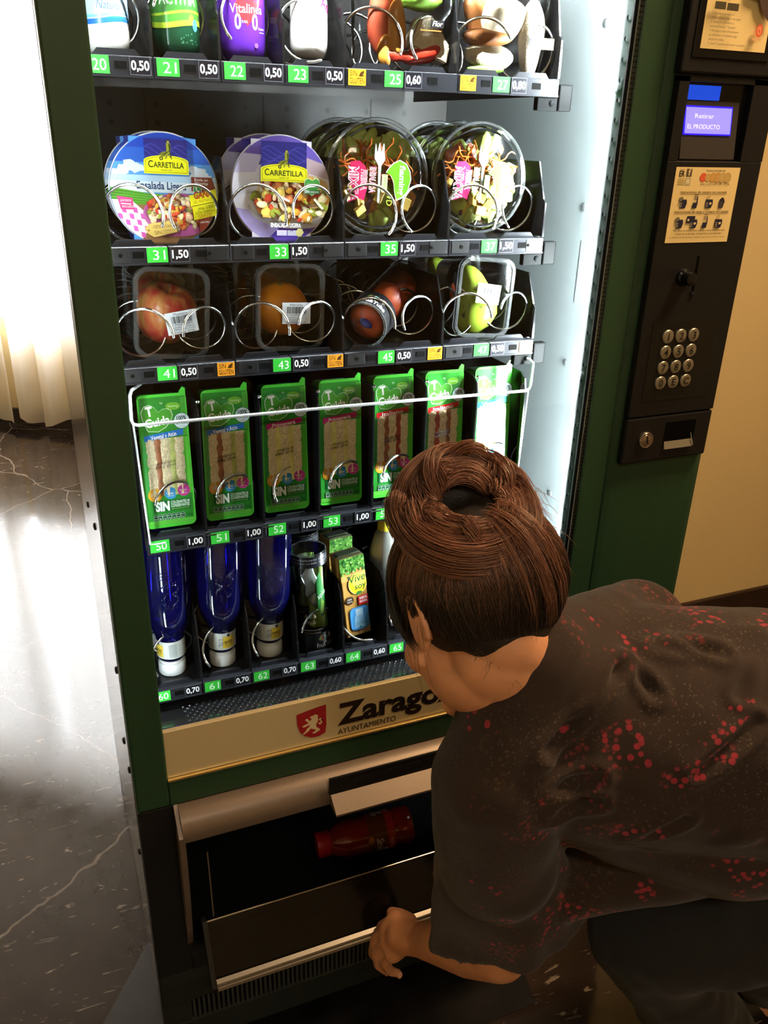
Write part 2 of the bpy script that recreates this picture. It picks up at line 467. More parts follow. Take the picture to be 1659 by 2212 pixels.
# ------------------------------------------------------------------ vending machine
GREEN = mat('green_powder_coat', c3(38, 70, 47), 0.42, var=0.05, vscale=60, bump=0.12, bscale=900)
BLACKP = mat('black_plastic', (0.009, 0.009, 0.0095), 0.45, spec=0.3, var=0.1, vscale=80, bump=0.1, bscale=1200)
BLACKG = mat('black_gloss_plastic', (0.008, 0.008, 0.0085), 0.16, spec=0.4, var=0.1, vscale=60)
STRIP = mat('label_strip_plastic', (0.014, 0.015, 0.019), 0.28, spec=0.4, var=0.12, vscale=50)
STEEL = mat('chromed_wire', (0.78, 0.78, 0.76), 0.16, 1.0, var=0.04)
SIDEM = mat('bright_steel_panel', (0.70, 0.70, 0.69), 0.13, 0.85, var=0.03, vscale=5)
GREYP = mat('pale_grey_liner', (0.155, 0.175, 0.175), 0.32, var=0.03, vscale=9, spec=0.6)
GALV = mat('galvanised_steel', (0.32, 0.34, 0.345), 0.33, 0.9, var=0.12, vscale=60)
RUBBER = mat('black_rubber', (0.01, 0.009, 0.009), 0.6, bump=0.2, bscale=400)
INNER = mat('dark_interior', (0.009, 0.009, 0.009), 0.45, var=0.15, vscale=12)
BACKM = mat('dark_back_panel', (0.028, 0.027, 0.025), 0.38, 0.3, var=0.15, vscale=6)
HOODM = mat('metallic_hood', (0.185, 0.138, 0.108), 0.42, 0.45, var=0.12, vscale=700)
ALU = mat('satin_aluminium', (0.55, 0.50, 0.44), 0.3, 0.95, var=0.06, vscale=200)

VM = thing('vending_machine', 'large green snack vending machine with lit glass front in front of beige wall', 'vending machine', (0, 0, 0))
XL, XR, ZT = -0.044, 0.872, 1.83
bm = BM()
box(bm, XL, XL + 0.012, -0.045, 0.72, 0.02, ZT)                 # left outer side
for yy, zz in ((-0.02, 0.78), (-0.02, 0.6), (0.05, 0.6), (-0.005, 0.42), (0.1, 0.95), (0.3, 0.9)):
    lathe(bm, [(0.006, 0), (0.0055, 0.002), (0.002, 0.003)], 12, 1, Matrix.Translation((XL, yy, zz)) @ Matrix.Rotation(-pi / 2, 4, 'Y'))
obj('side_panel', bm, [SIDEM, BLACKP], VM)['label'] = 'bright metal side panel with dark screws'
bm = BM()
box(bm, XR - 0.012, XR, -0.045, 0.72, 0.02, ZT); box(bm, XL, XR, 0.708, 0.72, 0.02, ZT); box(bm, XL + .012, XR - .012, -0.045, 0.708, ZT - 0.02, ZT)
box(bm, XL + .012, XR - .012, -0.045, 0.708, 0.02, 0.05)
box(bm, 0.7005, XR - 0.012, -0.045, 0.60, 0.6, ZT - 0.02)
for x in (0.0, 0.83):
    for y in (0.0, 0.66): lathe(bm, [(0.02, 0.0), (0.02, 0.01), (0.012, 0.02)], 16, 0, Matrix.Translation((x, y, 0)))
obj('cabinet', bm, GREEN, VM)
bm = BM(); box(bm, XL + 0.003, XL + 0.011, -0.062, -0.045, 0.03, ZT - 0.02); box(bm, XR - 0.02, XR - 0.01, -0.062, -0.045, 0.03, ZT - 0.02)
for k in range(4): box(bm, XL + 0.001, XL + 0.004, -0.0615 + k * 0.004, -0.0595 + k * 0.004, 0.03, ZT - 0.02)
obj('door_seal', bm, RUBBER, VM)
# interior
bm = BM()
box(bm, -0.03, -0.026, -0.04, 0.51, 0.6, 1.80); box(bm, -0.026, 0.69, -0.04, 0.51, 1.795, 1.80); box(bm, -0.026, 0.69, 0.0, 0.51, 0.585, 0.59)
obj('interior_liner', bm, INNER, VM)
bm = BM(); box(bm, -0.026, 0.69, 0.505, 0.51, 0.59, 1.795)
for i in range(9):
    for z in (1.51, 1.482, 1.41, 1.30, 1.16, 1.12):
        lathe(bm, [(0.0035, 0), (0.0045, 0.0006)], 14, 1, Matrix.Translation((0.0 + i * 0.0745, 0.505, z)) @ Matrix.Rotation(pi / 2, 4, 'X'))
for i in range(4): box(bm, 0.13 + i * 0.2 - 0.0012, 0.13 + i * 0.2 + 0.0012, 0.5045, 0.505, 1.47, 1.53, 1)
obj('back_panel', bm, [BACKM, BLACKP], VM)['label'] = 'dark grey back panel with punched holes'
bm = BM(); box(bm, 0.682, 0.70, 0.0, 0.51, 0.59, 1.80)
for z in (1.62, 1.387, 1.155, 0.93):
    lathe(bm, [(0.0055, 0), (0.0055, 0.0012), (0.004, 0.0024), (0.0012, 0.0026)], 14, 1, Matrix.Translation((0.682, 0.03, z)) @ Matrix.Rotation(-pi / 2, 4, 'Y'))
box(bm, 0.6815, 0.682, 0.025, 0.027, 1.25, 1.34, 1)
obj('liner_panel', bm, [GREYP, GALV], VM, smooth=True)['label'] = 'pale grey right-hand liner panel with screws'
# punched flange
bm = BM()
pts = [(0.69, 0), (0.718, 0)]
box(bm, 0.682, 0.7005, -0.003, -0.0005, 0.59, 1.80)
k = 0; z = 0.62
while z < 1.79:
    lathe(bm, [(0.0021, 0), (0.0033, 0.0008)], 8, 1, Matrix.Translation((0.6935, -0.003, z)) @ Matrix.Rotation(pi / 2, 4, 'X'))
    box(bm, 0.6935, 0.6962, -0.0045, -0.003, z - 0.0028, z + 0.0028, 0)
    z += 0.0245; k += 1
for z in (1.53, 1.13):
    lathe(bm, [(0.0065, 0), (0.006, 0.002), (0.003, 0.003)], 16, 0, Matrix.Translation((0.6905, -0.003, z + 0.012)) @ Matrix.Rotation(pi / 2, 4, 'X'))
obj('punched_flange', bm, [mat('flange_steel', (0.30, 0.32, 0.32), 0.35, 0.3, var=0.1, vscale=30), BLACKP], VM)
# LED strip behind the door's right edge, with an added plate shading the liner
bm = BM(); box(bm, 0.650, 0.672, -0.083, -0.079, 0.66, 1.77); box(bm, 0.668, 0.6705, -0.079, -0.048, 0.66, 1.77)
lp = obj('lamp_strip_and_shade', bm, GALV, VM)
LEDM = mat('white_led', (0.9, 0.9, 0.9), 0.5, emit=(0.86, 0.96, 1.0), estr=LED_STRENGTH)
for i in range(8):
    z0 = 0.70 + i * 0.137
    bm = BM(); box(bm, 0.655, 0.667, -0.079, -0.072, z0, z0 + 0.085, bev=0.002)
    obj('light_module', bm, LEDM, lp)
for i in range(8):  # unseen left-hand modules, added to fill in light on the products
    z0 = 0.70 + i * 0.137
    bm = BM(); box(bm, -0.014, -0.004, -0.0615, -0.055, z0, z0 + 0.085, bev=0.002)
    obj('light_module', bm, mat('added_side_fill', (0.9, 0.9, 0.9), 0.5, emit=(0.86, 0.96, 1.0), estr=LED_STRENGTH * 0.045), lp)
bm = BM(); box(bm, 0.05, 0.62, -0.055, -0.045, 1.762, 1.772, bev=0.002)
obj('light_module', bm, mat('white_top_led', (0.9, 0.9, 0.9), 0.5, emit=(0.92, 0.97, 1.0), estr=LED_STRENGTH * 0.6), lp)

# door
YD = -0.10
bm = BM()
box(bm, XL, 0.002, YD, -0.062, 0.585, ZT, bev=0.003)
box(bm, 0.645, 0.6865, YD, -0.0965, 0.585, ZT, bev=0.0015); box(bm, 0.665, 0.6865, -0.0965, -0.083, 0.585, ZT)
prism(bm, [(0.688, -0.062), (0.688, -0.097), (0.691, -0.0995), (0.70, -0.101), (0.73, -0.102), (0.86, -0.102), (0.868, -0.1005), (XR, -0.096), (XR, -0.062)], 'z', 0.585, ZT)
box(bm, 0.002, 0.645, YD, -0.062, 0.585, 0.629, bev=0.002)
box(bm, 0.002, 0.645, YD, -0.062, 1.775, ZT, bev=0.002)
obj('door_frame', bm, GREEN, VM)
bm = BM(); box(bm, 0.002, 0.6645, -0.0885, -0.0845, 0.713, 1.775)
obj('glass_pane', bm, clear_mat('machine_glass', (0.955, 0.965, 0.96), 0.0, 0.0, fres=1.22), VM)
bm = BM()
box(bm, 0.647, 0.6645, -0.0843, -0.0815, 0.713, 1.775); box(bm, 0.6415, 0.647, -0.0843, -0.0815, 0.713, 1.775, 1)
z = 0.72
while z < 1.77:
    for dx in (0.6495, 0.6535): box(bm, dx, dx + 0.0016, -0.0846, -0.0843, z, z + 0.0016, 1)
    z += 0.006
obj('glass_spacer', bm, [mat('spacer_foil', (0.80, 0.83, 0.78), 0.35, 0.0, var=0.1, vscale=20), RUBBER], VM)['label'] = 'silver dotted spacer strip along the glass edge'
# cream banner with the city emblem
BANN = mat('cream_banner', c3(226, 208, 164), 0.38, 0.25, var=0.02, vscale=500)
bm = BM(); box(bm, 0.002, 0.643, -0.0965, -0.0885, 0.6325, 0.714, bev=0.0008)
ban = obj('banner_panel', bm, BANN, VM)
ban['label'] = 'cream banner with red lion shield'
bm = BM(); box(bm, 0.002, 0.643, -0.1015, -0.0965, 0.629, 0.6325, bev=0.0006)
obj('banner_edge', bm, mat('brass_edge', c3(232, 200, 130), 0.25, 0.8), ban)
RED = c3(168, 36, 44); CREAM = c3(226, 208, 164)
p = Pr()
shield = [(-23, 21.5)] + [(-23 + 46 * t, 21.5 + 3.5 * sin(pi * (t * 0.55 + 0.0)) + 4 * t) for t in (0.25, 0.5, 0.75, 1.0)]
shield += [(23.5, -8), (22, -22.5), (12, -27), (0, -26.5), (-10, -21), (-18, -12), (-22, 2)]
p.poly(shield[::-1], RED)
lion = [(4, 15), (7, 17), (9, 15), (12, 14), (11, 10), (12, 5), (10, 0), (8, -4), (9, -9), (13, -12), (15, -16), (11, -18), (7, -20), (2, -20), (3, -17), (7, -16),
        (7, -13), (3, -11), (-1, -9), (-4, -13), (-10, -17), (-14, -18), (-13, -15), (-9, -12), (-8, -9), (-3, -5), (-2, -1), (-7, -3), (-12, -4), (-15, -2),
        (-12, 0), (-8, 1), (-4, 3), (-7, 6), (-10, 9), (-8, 12), (-5, 11), (-4, 8), (-1, 6), (1, 9), (-1, 12), (-3, 13), (1, 15)]
p.poly([(x * 0.95 - 0.5, y * 0.95 - 0.5) for x, y in lion], CREAM)
tail = [(10, -2), (13, -5), (16, -3), (17, 1), (14, 4), (16, 7), (13, 8), (11, 5), (14, 2), (13.5, -1), (11, 0)]
p.poly([(x * 0.95 + 1, y * 0.95 - 1) for x, y in tail], CREAM)
p.build('shield_emblem', flat(-0.0967, 0.217, 0.671), PRINT, ban)
p = Pr(); DK = c3(34, 26, 24)
p.text('Zaragoza', 0, 0, 37, DK, 'L', bold=0.035, width=222)
p.build('city_lettering', flat(-0.0967, 0.2585, 0.657), PRINT, ban)
p = Pr(); p.text('AYUNTAMIENTO', 0, 0, 10.5, DK, 'L', width=96)
p.build('small_lettering', flat(-0.0967, 0.2590, 0.638), PRINT, ban)

# lower door: black panel with open delivery bin, hood, flap, vents
bm = BM()
box(bm, XL, 0.012, -0.098, -0.062, 0.232, 0.583, bev=0.002)
box(bm, 0.632, XR, -0.098, -0.062, 0.232, 0.583, bev=0.002)
box(bm, 0.012, 0.632, -0.098, -0.062, 0.52, 0.583)
box(bm, 0.012, 0.632, -0.098, -0.062, 0.232, 0.262)
obj('lower_door', bm, BLACKP, VM)
bm = BM()
box(bm, 0.014, 0.63, 0.13, 0.135, 0.262, 0.52); box(bm, 0.010, 0.014, -0.062, 0.135, 0.262, 0.52); box(bm, 0.63, 0.634, -0.062, 0.135, 0.262, 0.52)
box(bm, 0.014, 0.63, -0.062, 0.135, 0.262, 0.268)
obj('delivery_bin', bm, BLACKP, VM)
bm = BM()
hp = [(-0.0985, 0.584)] + [(-0.0985 - 0.036 * sin(t * pi / 2), 0.584 - 0.034 * (1 - cos(t * pi / 2))) for t in (0.2, 0.4, 0.6, 0.8, 1.0)] + [(-0.1345, 0.541), (-0.1315, 0.541), (-0.0985, 0.56)]
prism(bm, hp, 'x', 0.012, 0.628)
hood = obj('bin_hood', bm, HOODM, VM, smooth=True)
bm = BM()
ck = [(-0.0985, 0.584), (-0.1345, 0.55), (-0.136, 0.50), (-0.130, 0.42), (-0.116, 0.34), (-0.104, 0.30), (-0.0985, 0.30)]
prism(bm, ck, 'x', 0.006, 0.0145); obj('hood_cheek', bm, HOODM, VM)
bm = BM(); prism(bm, ck, 'x', 0.6265, 0.635); obj('hood_cheek', bm, HOODM, VM)
bm = BM(); box(bm, 0.2315, 0.43, -0.1375, -0.134, 0.562, 0.592)
box(bm, 0.27, 0.385, -0.1379, -0.1375, 0.573, 0.583, 1)
prism(bm, [(-0.138, 0.562), (-0.164, 0.545), (-0.164, 0.5415), (-0.134, 0.541), (-0.134, 0.562)], 'x', 0.2335, 0.428, 2)
obj('grip_recess', bm, [BLACKP, STRIP, HOODM], hood)
# tilted smoked flap
FT, FB = Vector((0, -0.118, 0.352)), Vector((0, -0.167, 0.274))
fl = BM(); nrm = Vector((0, -(FT.z - FB.z), (FT.y - FB.y) * 1)).normalized() * 0.002
prism(fl, [(FT.y, FT.z), (FB.y, FB.z), (FB.y + 0.0035, FB.z - 0.002), (FT.y + 0.0035, FT.z - 0.002)], 'x', 0.037, 0.624)
flap = obj('bin_flap', fl, clear_mat('smoked_plastic', (0.16, 0.14, 0.13), 0.0, 0.14, haze=0.03, hazecol=(0.25, 0.18, 0.15), fres=1.3), VM)
flap['label'] = 'smoked plastic delivery flap pulled open'
bm = BM(); tube(bm, [(0.037, FT.y, FT.z + 0.0008), (0.624, FT.y, FT.z + 0.0008)], 0.0013, 8)
obj('flap_edge', bm, ALU, flap)
bm = BM()
prism(bm, [(-0.1665, 0.281), (-0.1735, 0.279), (-0.1745, 0.2755), (-0.1665, 0.2745)], 'x', 0.037, 0.626)
prism(bm, [(-0.1665, 0.274), (-0.177, 0.2725), (-0.178, 0.268), (-0.1665, 0.266)], 'x', 0.037, 0.626)
obj('flap_rail', bm, ALU, flap)
bm = BM()
ec = [(FT.y - 0.003, FT.z + 0.006), (FB.y - 0.008, FB.z - 0.002), (FB.y - 0.006, FB.z - 0.014), (FB.y + 0.012, FB.z - 0.01), (FT.y + 0.012, FT.z)]
prism(bm, ec, 'x', 0.029, 0.0365); obj('flap_end', bm, BLACKP, flap)
bm = BM(); prism(bm, ec, 'x', 0.6265, 0.634); obj('flap_end', bm, BLACKP, flap)
bm = BM(); prism(bm, [(-0.099, 0.478), (-0.101, 0.478), (-0.1125, 0.352), (-0.1105, 0.352)], 'x', 0.0475, 0.0495)
obj('flap_arm', bm, ALU, flap)
DKG = mat('dark_green_plinth', (0.012, 0.017, 0.012), 0.4, var=0.1, bump=0.1, bscale=900)
bm = BM(); box(bm, XL, XR, -0.088, -0.05, 0.145, 0.23, bev=0.003); box(bm, XL, XR, -0.084, -0.05, 0.03, 0.092, bev=0.003)
box(bm, XL, 0.004, -0.084, -0.05, 0.092, 0.145); box(bm, 0.83, XR, -0.084, -0.05, 0.092, 0.145)
obj('plinth', bm, DKG, VM)
bm = BM(); box(bm, 0.004, 0.83, -0.06, -0.055, 0.092, 0.145, 1)
x = 0.006
while x < 0.828:
    box(bm, x, x + 0.0042, -0.085, -0.06, 0.092, 0.145); x += 0.0082
obj('vent_grille', bm, [mat('grille_plastic', (0.035, 0.038, 0.034), 0.4, var=0.1), BLACKP], VM)

# payment panel
PY = -0.113
bm = BM()
box(bm, 0.703, 0.7185, PY, -0.1, 1.455, 1.553); box(bm, 0.824, 0.862, PY, -0.1, 1.455, 1.553)
box(bm, 0.703, 0.862, PY, -0.1, 1.547, 1.553); box(bm, 0.7185, 0.824, -0.1035, -0.1, 1.455, 1.547, 1)
box(bm, 0.703, 0.862, PY, -0.1, 1.105, 1.455, bev=0.0015); box(bm, 0.703, 0.862, PY, -0.1, 1.031, 1.1035, bev=0.003)
box(bm, 0.70, 0.862, PY - 0.003, -0.1, 1.5555, 1.80, bev=0.003)
box(bm, 0.712, 0.835, PY - 0.0045, PY - 0.003, 1.573, 1.79, 1, bev=0.001)
box(bm, 0.722, 0.84, PY - 0.0006, PY, 1.128, 1.245, 1, bev=0.0003)
pay = obj('payment_panel', bm, [BLACKP, BLACKG], VM)
pay['label'] = 'black payment column beside the glass'
bm = BM(); box(bm, 0.7195, 0.777, -0.1055, -0.1037, 1.527, 1.544, bev=0.0006)
obj('reader_light', bm, mat('blue_glow', (0, 0, 0.1), 0.4, emit=(0.01, 0.08, 0.75), estr=0.9), pay)
bm = BM(); prism(bm, [(-0.1037, 1.530 - 0.005), (-0.1045, 1.526), (-0.1125, 1.4575), (-0.1037, 1.4575)], 'x', 0.7215, 0.812)
obj('reader_slope', bm, mat('grey_reader_plastic', (0.035, 0.03, 0.028), 0.42), pay)
scr_o, scr_t = Vector((0.7225, -0.1095, 1.486)), Vector((0, 0.0042, 0.0342))
def scr(u, v, h): return Vector((0.7225 + u, -0.1096 + 0.0044 * (v / 0.0345) - h - 0.0006, 1.486 + v))
bm = BM()
for a, b in (((0, 0), (0.079, 0.0345)),):
    quad(bm, [scr(a[0], a[1], 0), scr(b[0], a[1], 0), scr(b[0], b[1], 0), scr(a[0], b[1], 0)])
    quad(bm, [scr(0.0025, 0.0018, .0003), scr(0.0775, 0.0018, .0003), scr(0.0775, 0.0325, .0003), scr(0.0025, 0.0325, .0003)], 1)
screen = obj('display_screen', bm, [mat('screen_edge_blue', (0, 0, 0.2), 0.4, emit=(0.03, 0.01, 1.0), estr=1.3), mat('screen_lavender', (0.1, 0.1, 0.2), 0.4, emit=(0.36, 0.30, 0.95), estr=0.95)], pay)
screen['label'] = 'lit lavender display reading Retirar el producto'
p = Pr(); p.text('Retirar', 33, 20, 5.2, WHITE, 'C', width=31); p.text('EL PRODUCTO', 33, 7.5, 5.2, WHITE, 'C', width=53)
p.build('display_text', lambda u, v, h: scr(u, v, h + 0.0004), mat('screen_text', (0.5, 0.5, 0.5), 0.4, emit=(0.85, 0.78, 1.0), estr=1.05), screen)
# keypad
KEYM = mat('brushed_key', (0.36, 0.33, 0.26), 0.36, 0.75, var=0.08, vscale=300)
for r_, row in enumerate(('123', '456', '789', '0EC')):
    for c_, ch in enumerate(row):
        x, z = 0.7495 + c_ * 0.0229, 1.2235 - r_ * 0.0226
        bm = BM(); lathe(bm, [(0.0098, 0.0), (0.0098, 0.0022), (0.0088, 0.0032), (0.004, 0.0036), (0.0005, 0.0037)], 24, 0, Matrix.Rotation(pi / 2, 4, 'X'))
        k = obj('keypad_key', bm, KEYM, pay, smooth=True, loc=(x, PY - 0.0004, z))
        k['label'] = 'round metal key marked ' + {'E': 'E', 'C': 'C'}.get(ch, ch)
        p = Pr(); p.text(ch, 0, -5, 10, BLACK, 'C', bold=0.01)
        p.build('key_digit', flat(-0.0037), PRINT, k)
# coin knob, slot, lock, return cup
bm = BM(); lathe(bm, [(0.0125, 0), (0.012, 0.004), (0.0095, 0.006), (0.0092, 0.016), (0.0085, 0.0185), (0.003, 0.0195)], 28, 0, Matrix.Translation((0.7605, PY, 1.3055)) @ Matrix.Rotation(pi / 2, 4, 'X'))
obj('return_button', bm, BLACKG, pay, smooth=True)
bm = BM(); box(bm, 0.7795, 0.7835, PY - 0.0004, PY, 1.285, 1.334); box(bm, 0.778, 0.785, PY - 0.003, PY, 1.281, 1.2845, 1)
obj('coin_slot', bm, [mat('slot_black', (0.002, 0.002, 0.002), 0.8, spec=0.05), STRIP], pay)
bm = BM(); M = Matrix.Translation((0.7405, PY, 1.068)) @ Matrix.Rotation(pi / 2, 4, 'X')
lathe(bm, [(0.0128, 0), (0.0128, 0.003), (0.0118, 0.0045), (0.010, 0.0045), (0.0095, 0.0035), (0.0088, 0.0045), (0.002, 0.005)], 28, 0, M)
box(bm, 0.7395, 0.7415, PY - 0.0055, PY - 0.004, 1.068, 1.075, 1); box(bm, 0.7402, 0.7425, PY - 0.0055, PY - 0.004, 1.064, 1.069, 1)
obj('lock', bm, [mat('lock_steel', (0.55, 0.47, 0.40), 0.25, 0.95), BLACKP], pay, smooth=True)
bm = BM(); box(bm, 0.7755, 0.8325, PY - 0.0005, PY, 1.050, 1.0915)
prism(bm, [(PY - 0.0005, 1.061), (PY - 0.0005, 1.0495), (PY - 0.004, 1.0495)], 'x', 0.777, 0.829, 1)
quad(bm, [(0.829, PY - 0.0042, 1.0505), (0.8318, PY - 0.0042, 1.0515), (0.826, PY - 0.001, 1.071), (0.825, PY - 0.001, 1.071)], 1)
obj('coin_return', bm, [mat('slot_black'), mat('clear_grey_cup', (0.20, 0.18, 0.13), 0.2)], pay)
# instruction sheets
POST = c3(240, 214, 150); INK = c3(86, 62, 30); NAVY = c3(28, 28, 58)
def poster(name, x0, z0, w, h, label):
    bm = BM(); box(bm, x0, x0 + w, PY - 0.0005, PY + 0.0001, z0, z0 + h)
    o = obj(name, bm, mat('cream_paper', POST, 0.55, var=0.02, vscale=30), pay); o['label'] = label; return o
po = poster('instruction_sheet', 0.7185, 1.352, 0.1075, 0.0955, 'cream sheet of purchase instructions with hand pictograms')
p = Pr()
p.text('ER', 10.5, 84, 7, BLACK, 'C', width=9, bold=0.02); p.rect(5.5, 73.5, 15.5, 80.5, c3(190, 170, 110)); p.text('empresa', 10.5, 92, 1.5, INK); p.text('registrada', 10.5, 81.3, 1.5, INK)
p.rect(17.5, 84, 26.5, 93.5, c3(92, 80, 58)); p.text('f', 22.5, 85.5, 7.5, POST, bold=0.03); p.rect(17, 73.5, 26.5, 82.5, c3(196, 184, 140)); p.poly(ell(22, 78, 2.8), c3(225, 214, 170))
p.text('Acepta monedas de', 66, 90.5, 2.6, INK, width=32)
for i, (cc, rr) in enumerate(((c3(226, 92, 52), 5.6), (c3(205, 165, 96), 5.2), (c3(206, 158, 84), 6), (c3(204, 156, 86), 6.3), (c3(200, 170, 104), 6.5), (c3(196, 164, 96), 6.5))):
    p.poly(ell(46.5 + i * 8.2, 83, rr), cc); p.poly(ell(46.5 + i * 8.2, 83, rr * 0.6), tuple(min(1, q * 1.08) for q in cc))
p.text('0,05€, 0,10€, 0,20€, 0,50€, 1€ y 2€', 68, 73.7, 2.2, INK, width=50)
p.text('Instrucciones de compra con moneda', 52, 63.2, 3.2, INK, width=78, bold=0.01); p.rect(13, 61.9, 91, 62.3, INK)
p.text('Instrucciones de carga y compra con tarjeta', 54, 38.5, 3.2, INK, width=92, bold=0.01); p.rect(8, 37.2, 100, 37.6, INK)
def fist(x, y, mode):
    if mode == 'coin':
        p.poly(ell(x - 4, y + 5, 3.4), c3(120, 110, 90)); p.rect(x - 8.2, y - 4, x - 7.6, y + 8, NAVY)
    if mode == 'card': p.poly(rrect(14, 9, 1, 3, x - 6, y + 5), NAVY); p.poly(ell(x - 10, y + 4.5, 1.6), POST)
    if mode == 'cup':
        p.poly([(x - 6, y + 5), (x - 1, y + 5), (x, y + 9), (x - 2, y + 13), (x - 5, y + 8)], c3(205, 180, 120)); p.rect(x - 6.5, y - 5, x - 1, y + 5, NAVY)
    if mode == 'keys':
        for i in range(3):
            for j in range(3): p.rect(x - 2.6 + i * 2.2, y + 5 + j * 2.6, x - 1.2 + i * 2.2, y + 6.5 + j * 2.6, NAVY)
        p.poly([(x - 4.5, y - 6), (x + 3, y - 6), (x + 4, y), (x + 3.6, y + 8), (x + 2.2, y + 8), (x + 2, y + 1), (x - 4, y + 1)], NAVY); return
    if mode == 'palm':
        p.poly([(x - 4, y - 6), (x + 3, y - 6), (x + 5, y + 2), (x + 4, y + 4), (x + 2, y), (x + 2, y + 7), (x + 0.6, y + 7.5), (x + 0.2, y + 2), (x - 1, y + 7), (x - 2.2, y + 6.5), (x - 2, y + 2), (x - 3.6, y + 5), (x - 4.6, y + 4.5)], c3(58, 52, 62)); return
    p.poly([(x - 5, y - 6), (x + 4, y - 6), (x + 6, y), (x + 5, y + 5), (x - 1, y + 5), (x - 5.5, y + 2)], NAVY)
    for j in range(3): p.rect(x - 5.4, y - 4.2 + j * 2.2, x - 2.2, y - 3.6 + j * 2.2, POST)
    if mode in ('cup', 'card'): p.poly([(x, y - 1.5), (x + 3, y - 1.5), (x + 4, y), (x + 3, y + 1.4), (x, y + 1)], POST)
for x, md in ((20, 'coin'), (40, 'keys'), (64, 'cup'), (85, 'palm')): fist(x, 50.5, md)
for x, md in ((19, 'coin'), (43, 'card'), (62, 'keys'), (86, 'cup')): fist(x, 25, md)
p.text('"No retire la tarjeta hasta que el producto sea servido.', 54, 14.6, 2.7, INK, width=91, shear=0.2)
p.text('Si éste no es servido, el importe le será devuelto.', 54, 10.4, 2.7, INK, width=80, shear=0.2)
p.text('EL SERVICIO DE ATENCIÓN AL CLIENTE. Mantenimiento, averías y consultas', 53, 6.2, 1.5, INK, width=94)
p.build('sheet_printing', flat(PY - 0.0005, 0.7185, 1.352), PAPER, po)
po = poster('poster', 0.7215, 1.5835, 0.1035, 0.15, 'cream poster with a dark hand holding a card'); po.location = (0, -0.0046, 0)
p = Pr(); GREYT = c3(120, 104, 78)
p.text('¡Cómo funciona!', 6, 62, 5, GREYT, 'L', width=34); p.text('1. Descarga la', 8, 53, 3.4, GREYT, 'L', width=30)
p.rect(8, 42, 25, 50, c3(70, 60, 34)); p.rect(27, 41.6, 45, 49.4, c3(70, 60, 34))
for i, s_ in enumerate(('2. Registra tu producto al', 'máquina que vas a escoger', '3. Selecciona el producto y', 'pulsa el botón "Tarjeta"', '4. Recarga tu saldo directamente', 'en efectivo o mediante app', 'tarjeta de crédito', '5. ¡Listo! Ya puedes seleccionar tu compra')):
    p.text(s_, 6, 36.5 - i * 4.6, 2.6, c3(104, 88, 58), 'L', width=(34, 46, 36, 40, 45, 44, 24, 58)[i])
p.poly([(103, 28), (96, 33), (88, 39), (80, 47), (76, 55), (66, 57), (60, 60), (57, 65), (60, 69), (66, 68), (64, 72), (60, 78), (60, 86), (64, 88), (103, 88)], c3(70, 48, 40))
p.rect(70, 62, 96, 92, c3(238, 214, 158)); p.text('00 00', 77, 64.5, 2.5, GREYT)
p.poly(ell(84, 23, 5.6, 7), c3(222, 96, 58)); p.poly(ell(84, 23, 3.4, 4.4), c3(232, 150, 104)); p.poly(ell(84, 23, 1.6, 2.2), c3(222, 96, 58)); p.rect(75, 12.5, 89, 15, c3(228, 176, 124))
p.build('poster_printing', flat(PY - 0.0052, 0.7215, 1.5835), PAPER, po)
# ------------------------------------------------------------------ trays, tags and spirals
UP = 0.075
def clipc(pts, clip):
    out = pts
    n = len(clip)
    for i in range(n):
        a, b = clip[i], clip[(i + 1) % n]
        inp, out = out, []
        if not inp: return []
        def side(p): return (b[0] - a[0]) * (p[1] - a[1]) - (b[1] - a[1]) * (p[0] - a[0])
        for j in range(len(inp)):
            p, q = inp[j], inp[(j + 1) % len(inp)]
            sp, sq = side(p), side(q)
            if sp >= 0: out.append(p)
            if (sp >= 0) != (sq >= 0):
                t = sp / (sp - sq); out.append((p[0] + t * (q[0] - p[0]), p[1] + t * (q[1] - p[1])))
    return out
class PrC(Pr):
    def __init__(s, clip, gap=0.01): super().__init__(gap); s.clip = clip
    def poly(s, pts, col, layer=None):
        q = clipc(pts, s.clip) if s.clip else pts
        if len(q) > 2: super().poly(q, col, layer)

def coil(parent, cx, cz, r, a0, d, pitch=0.06, y0=0.006, length=0.44, wr=0.0019):
    pts = []; a = radians(a0); n = int(length / pitch * 30)
    for i in range(n + 1):
        t = i / 30.0
        pts.append((cx + r * cos(a + d * 2 * pi * t), y0 + pitch * t, cz + r * sin(a + d * 2 * pi * t)))
    bm = BM(); tube(bm, pts, wr, 7)
    ball(bm, pts[0], wr * 1.05, sub=1)
    return obj('spiral', bm, STEEL, parent, smooth='all')
TAGG = c3(58, 190, 62); ORANGE = c3(232, 152, 38); DKT = c3(70, 42, 14); PRICEBG = c3(14, 15, 24)
TAGM = print_mat('tag_card', 0.28, 0.3)
def tag_mesh(name, parent, x, z, w, h, fill, fn, y=-0.0006):
    p = Pr(0.03)
    p.rect(-w / 2, -h / 2, w / 2, h / 2, fill); fn(p)
    return p.build(name, flat(y, x, z), TAGM, parent)
def number_tag(par, x, z, s, w=24.5, h=17.5):
    return tag_mesh('number_tag', par, x, z, w, h, TAGG, lambda p: p.text(s, 2, -5.6, 11.0, c3(225, 250, 225), 'C', bold=0.0, width=14.5))
def price_tag(par, x, z, s, w=22.5, h=18):
    def f(p):
        for q in ((-w / 2, -h / 2, w / 2, -h / 2 + .5), (-w / 2, h / 2 - .5, w / 2, h / 2), (-w / 2, -h / 2, -w / 2 + .5, h / 2), (w / 2 - .5, -h / 2, w / 2, h / 2)):
            p.rect(*q, c3(110, 110, 118), layer=2)
        p.L = 3; p.text(s, 0, -4.0, 9.0, WHITE, 'C', bold=0.022, width=19.5)
    return tag_mesh('price_tag', par, x, z, w, h, PRICEBG, f)
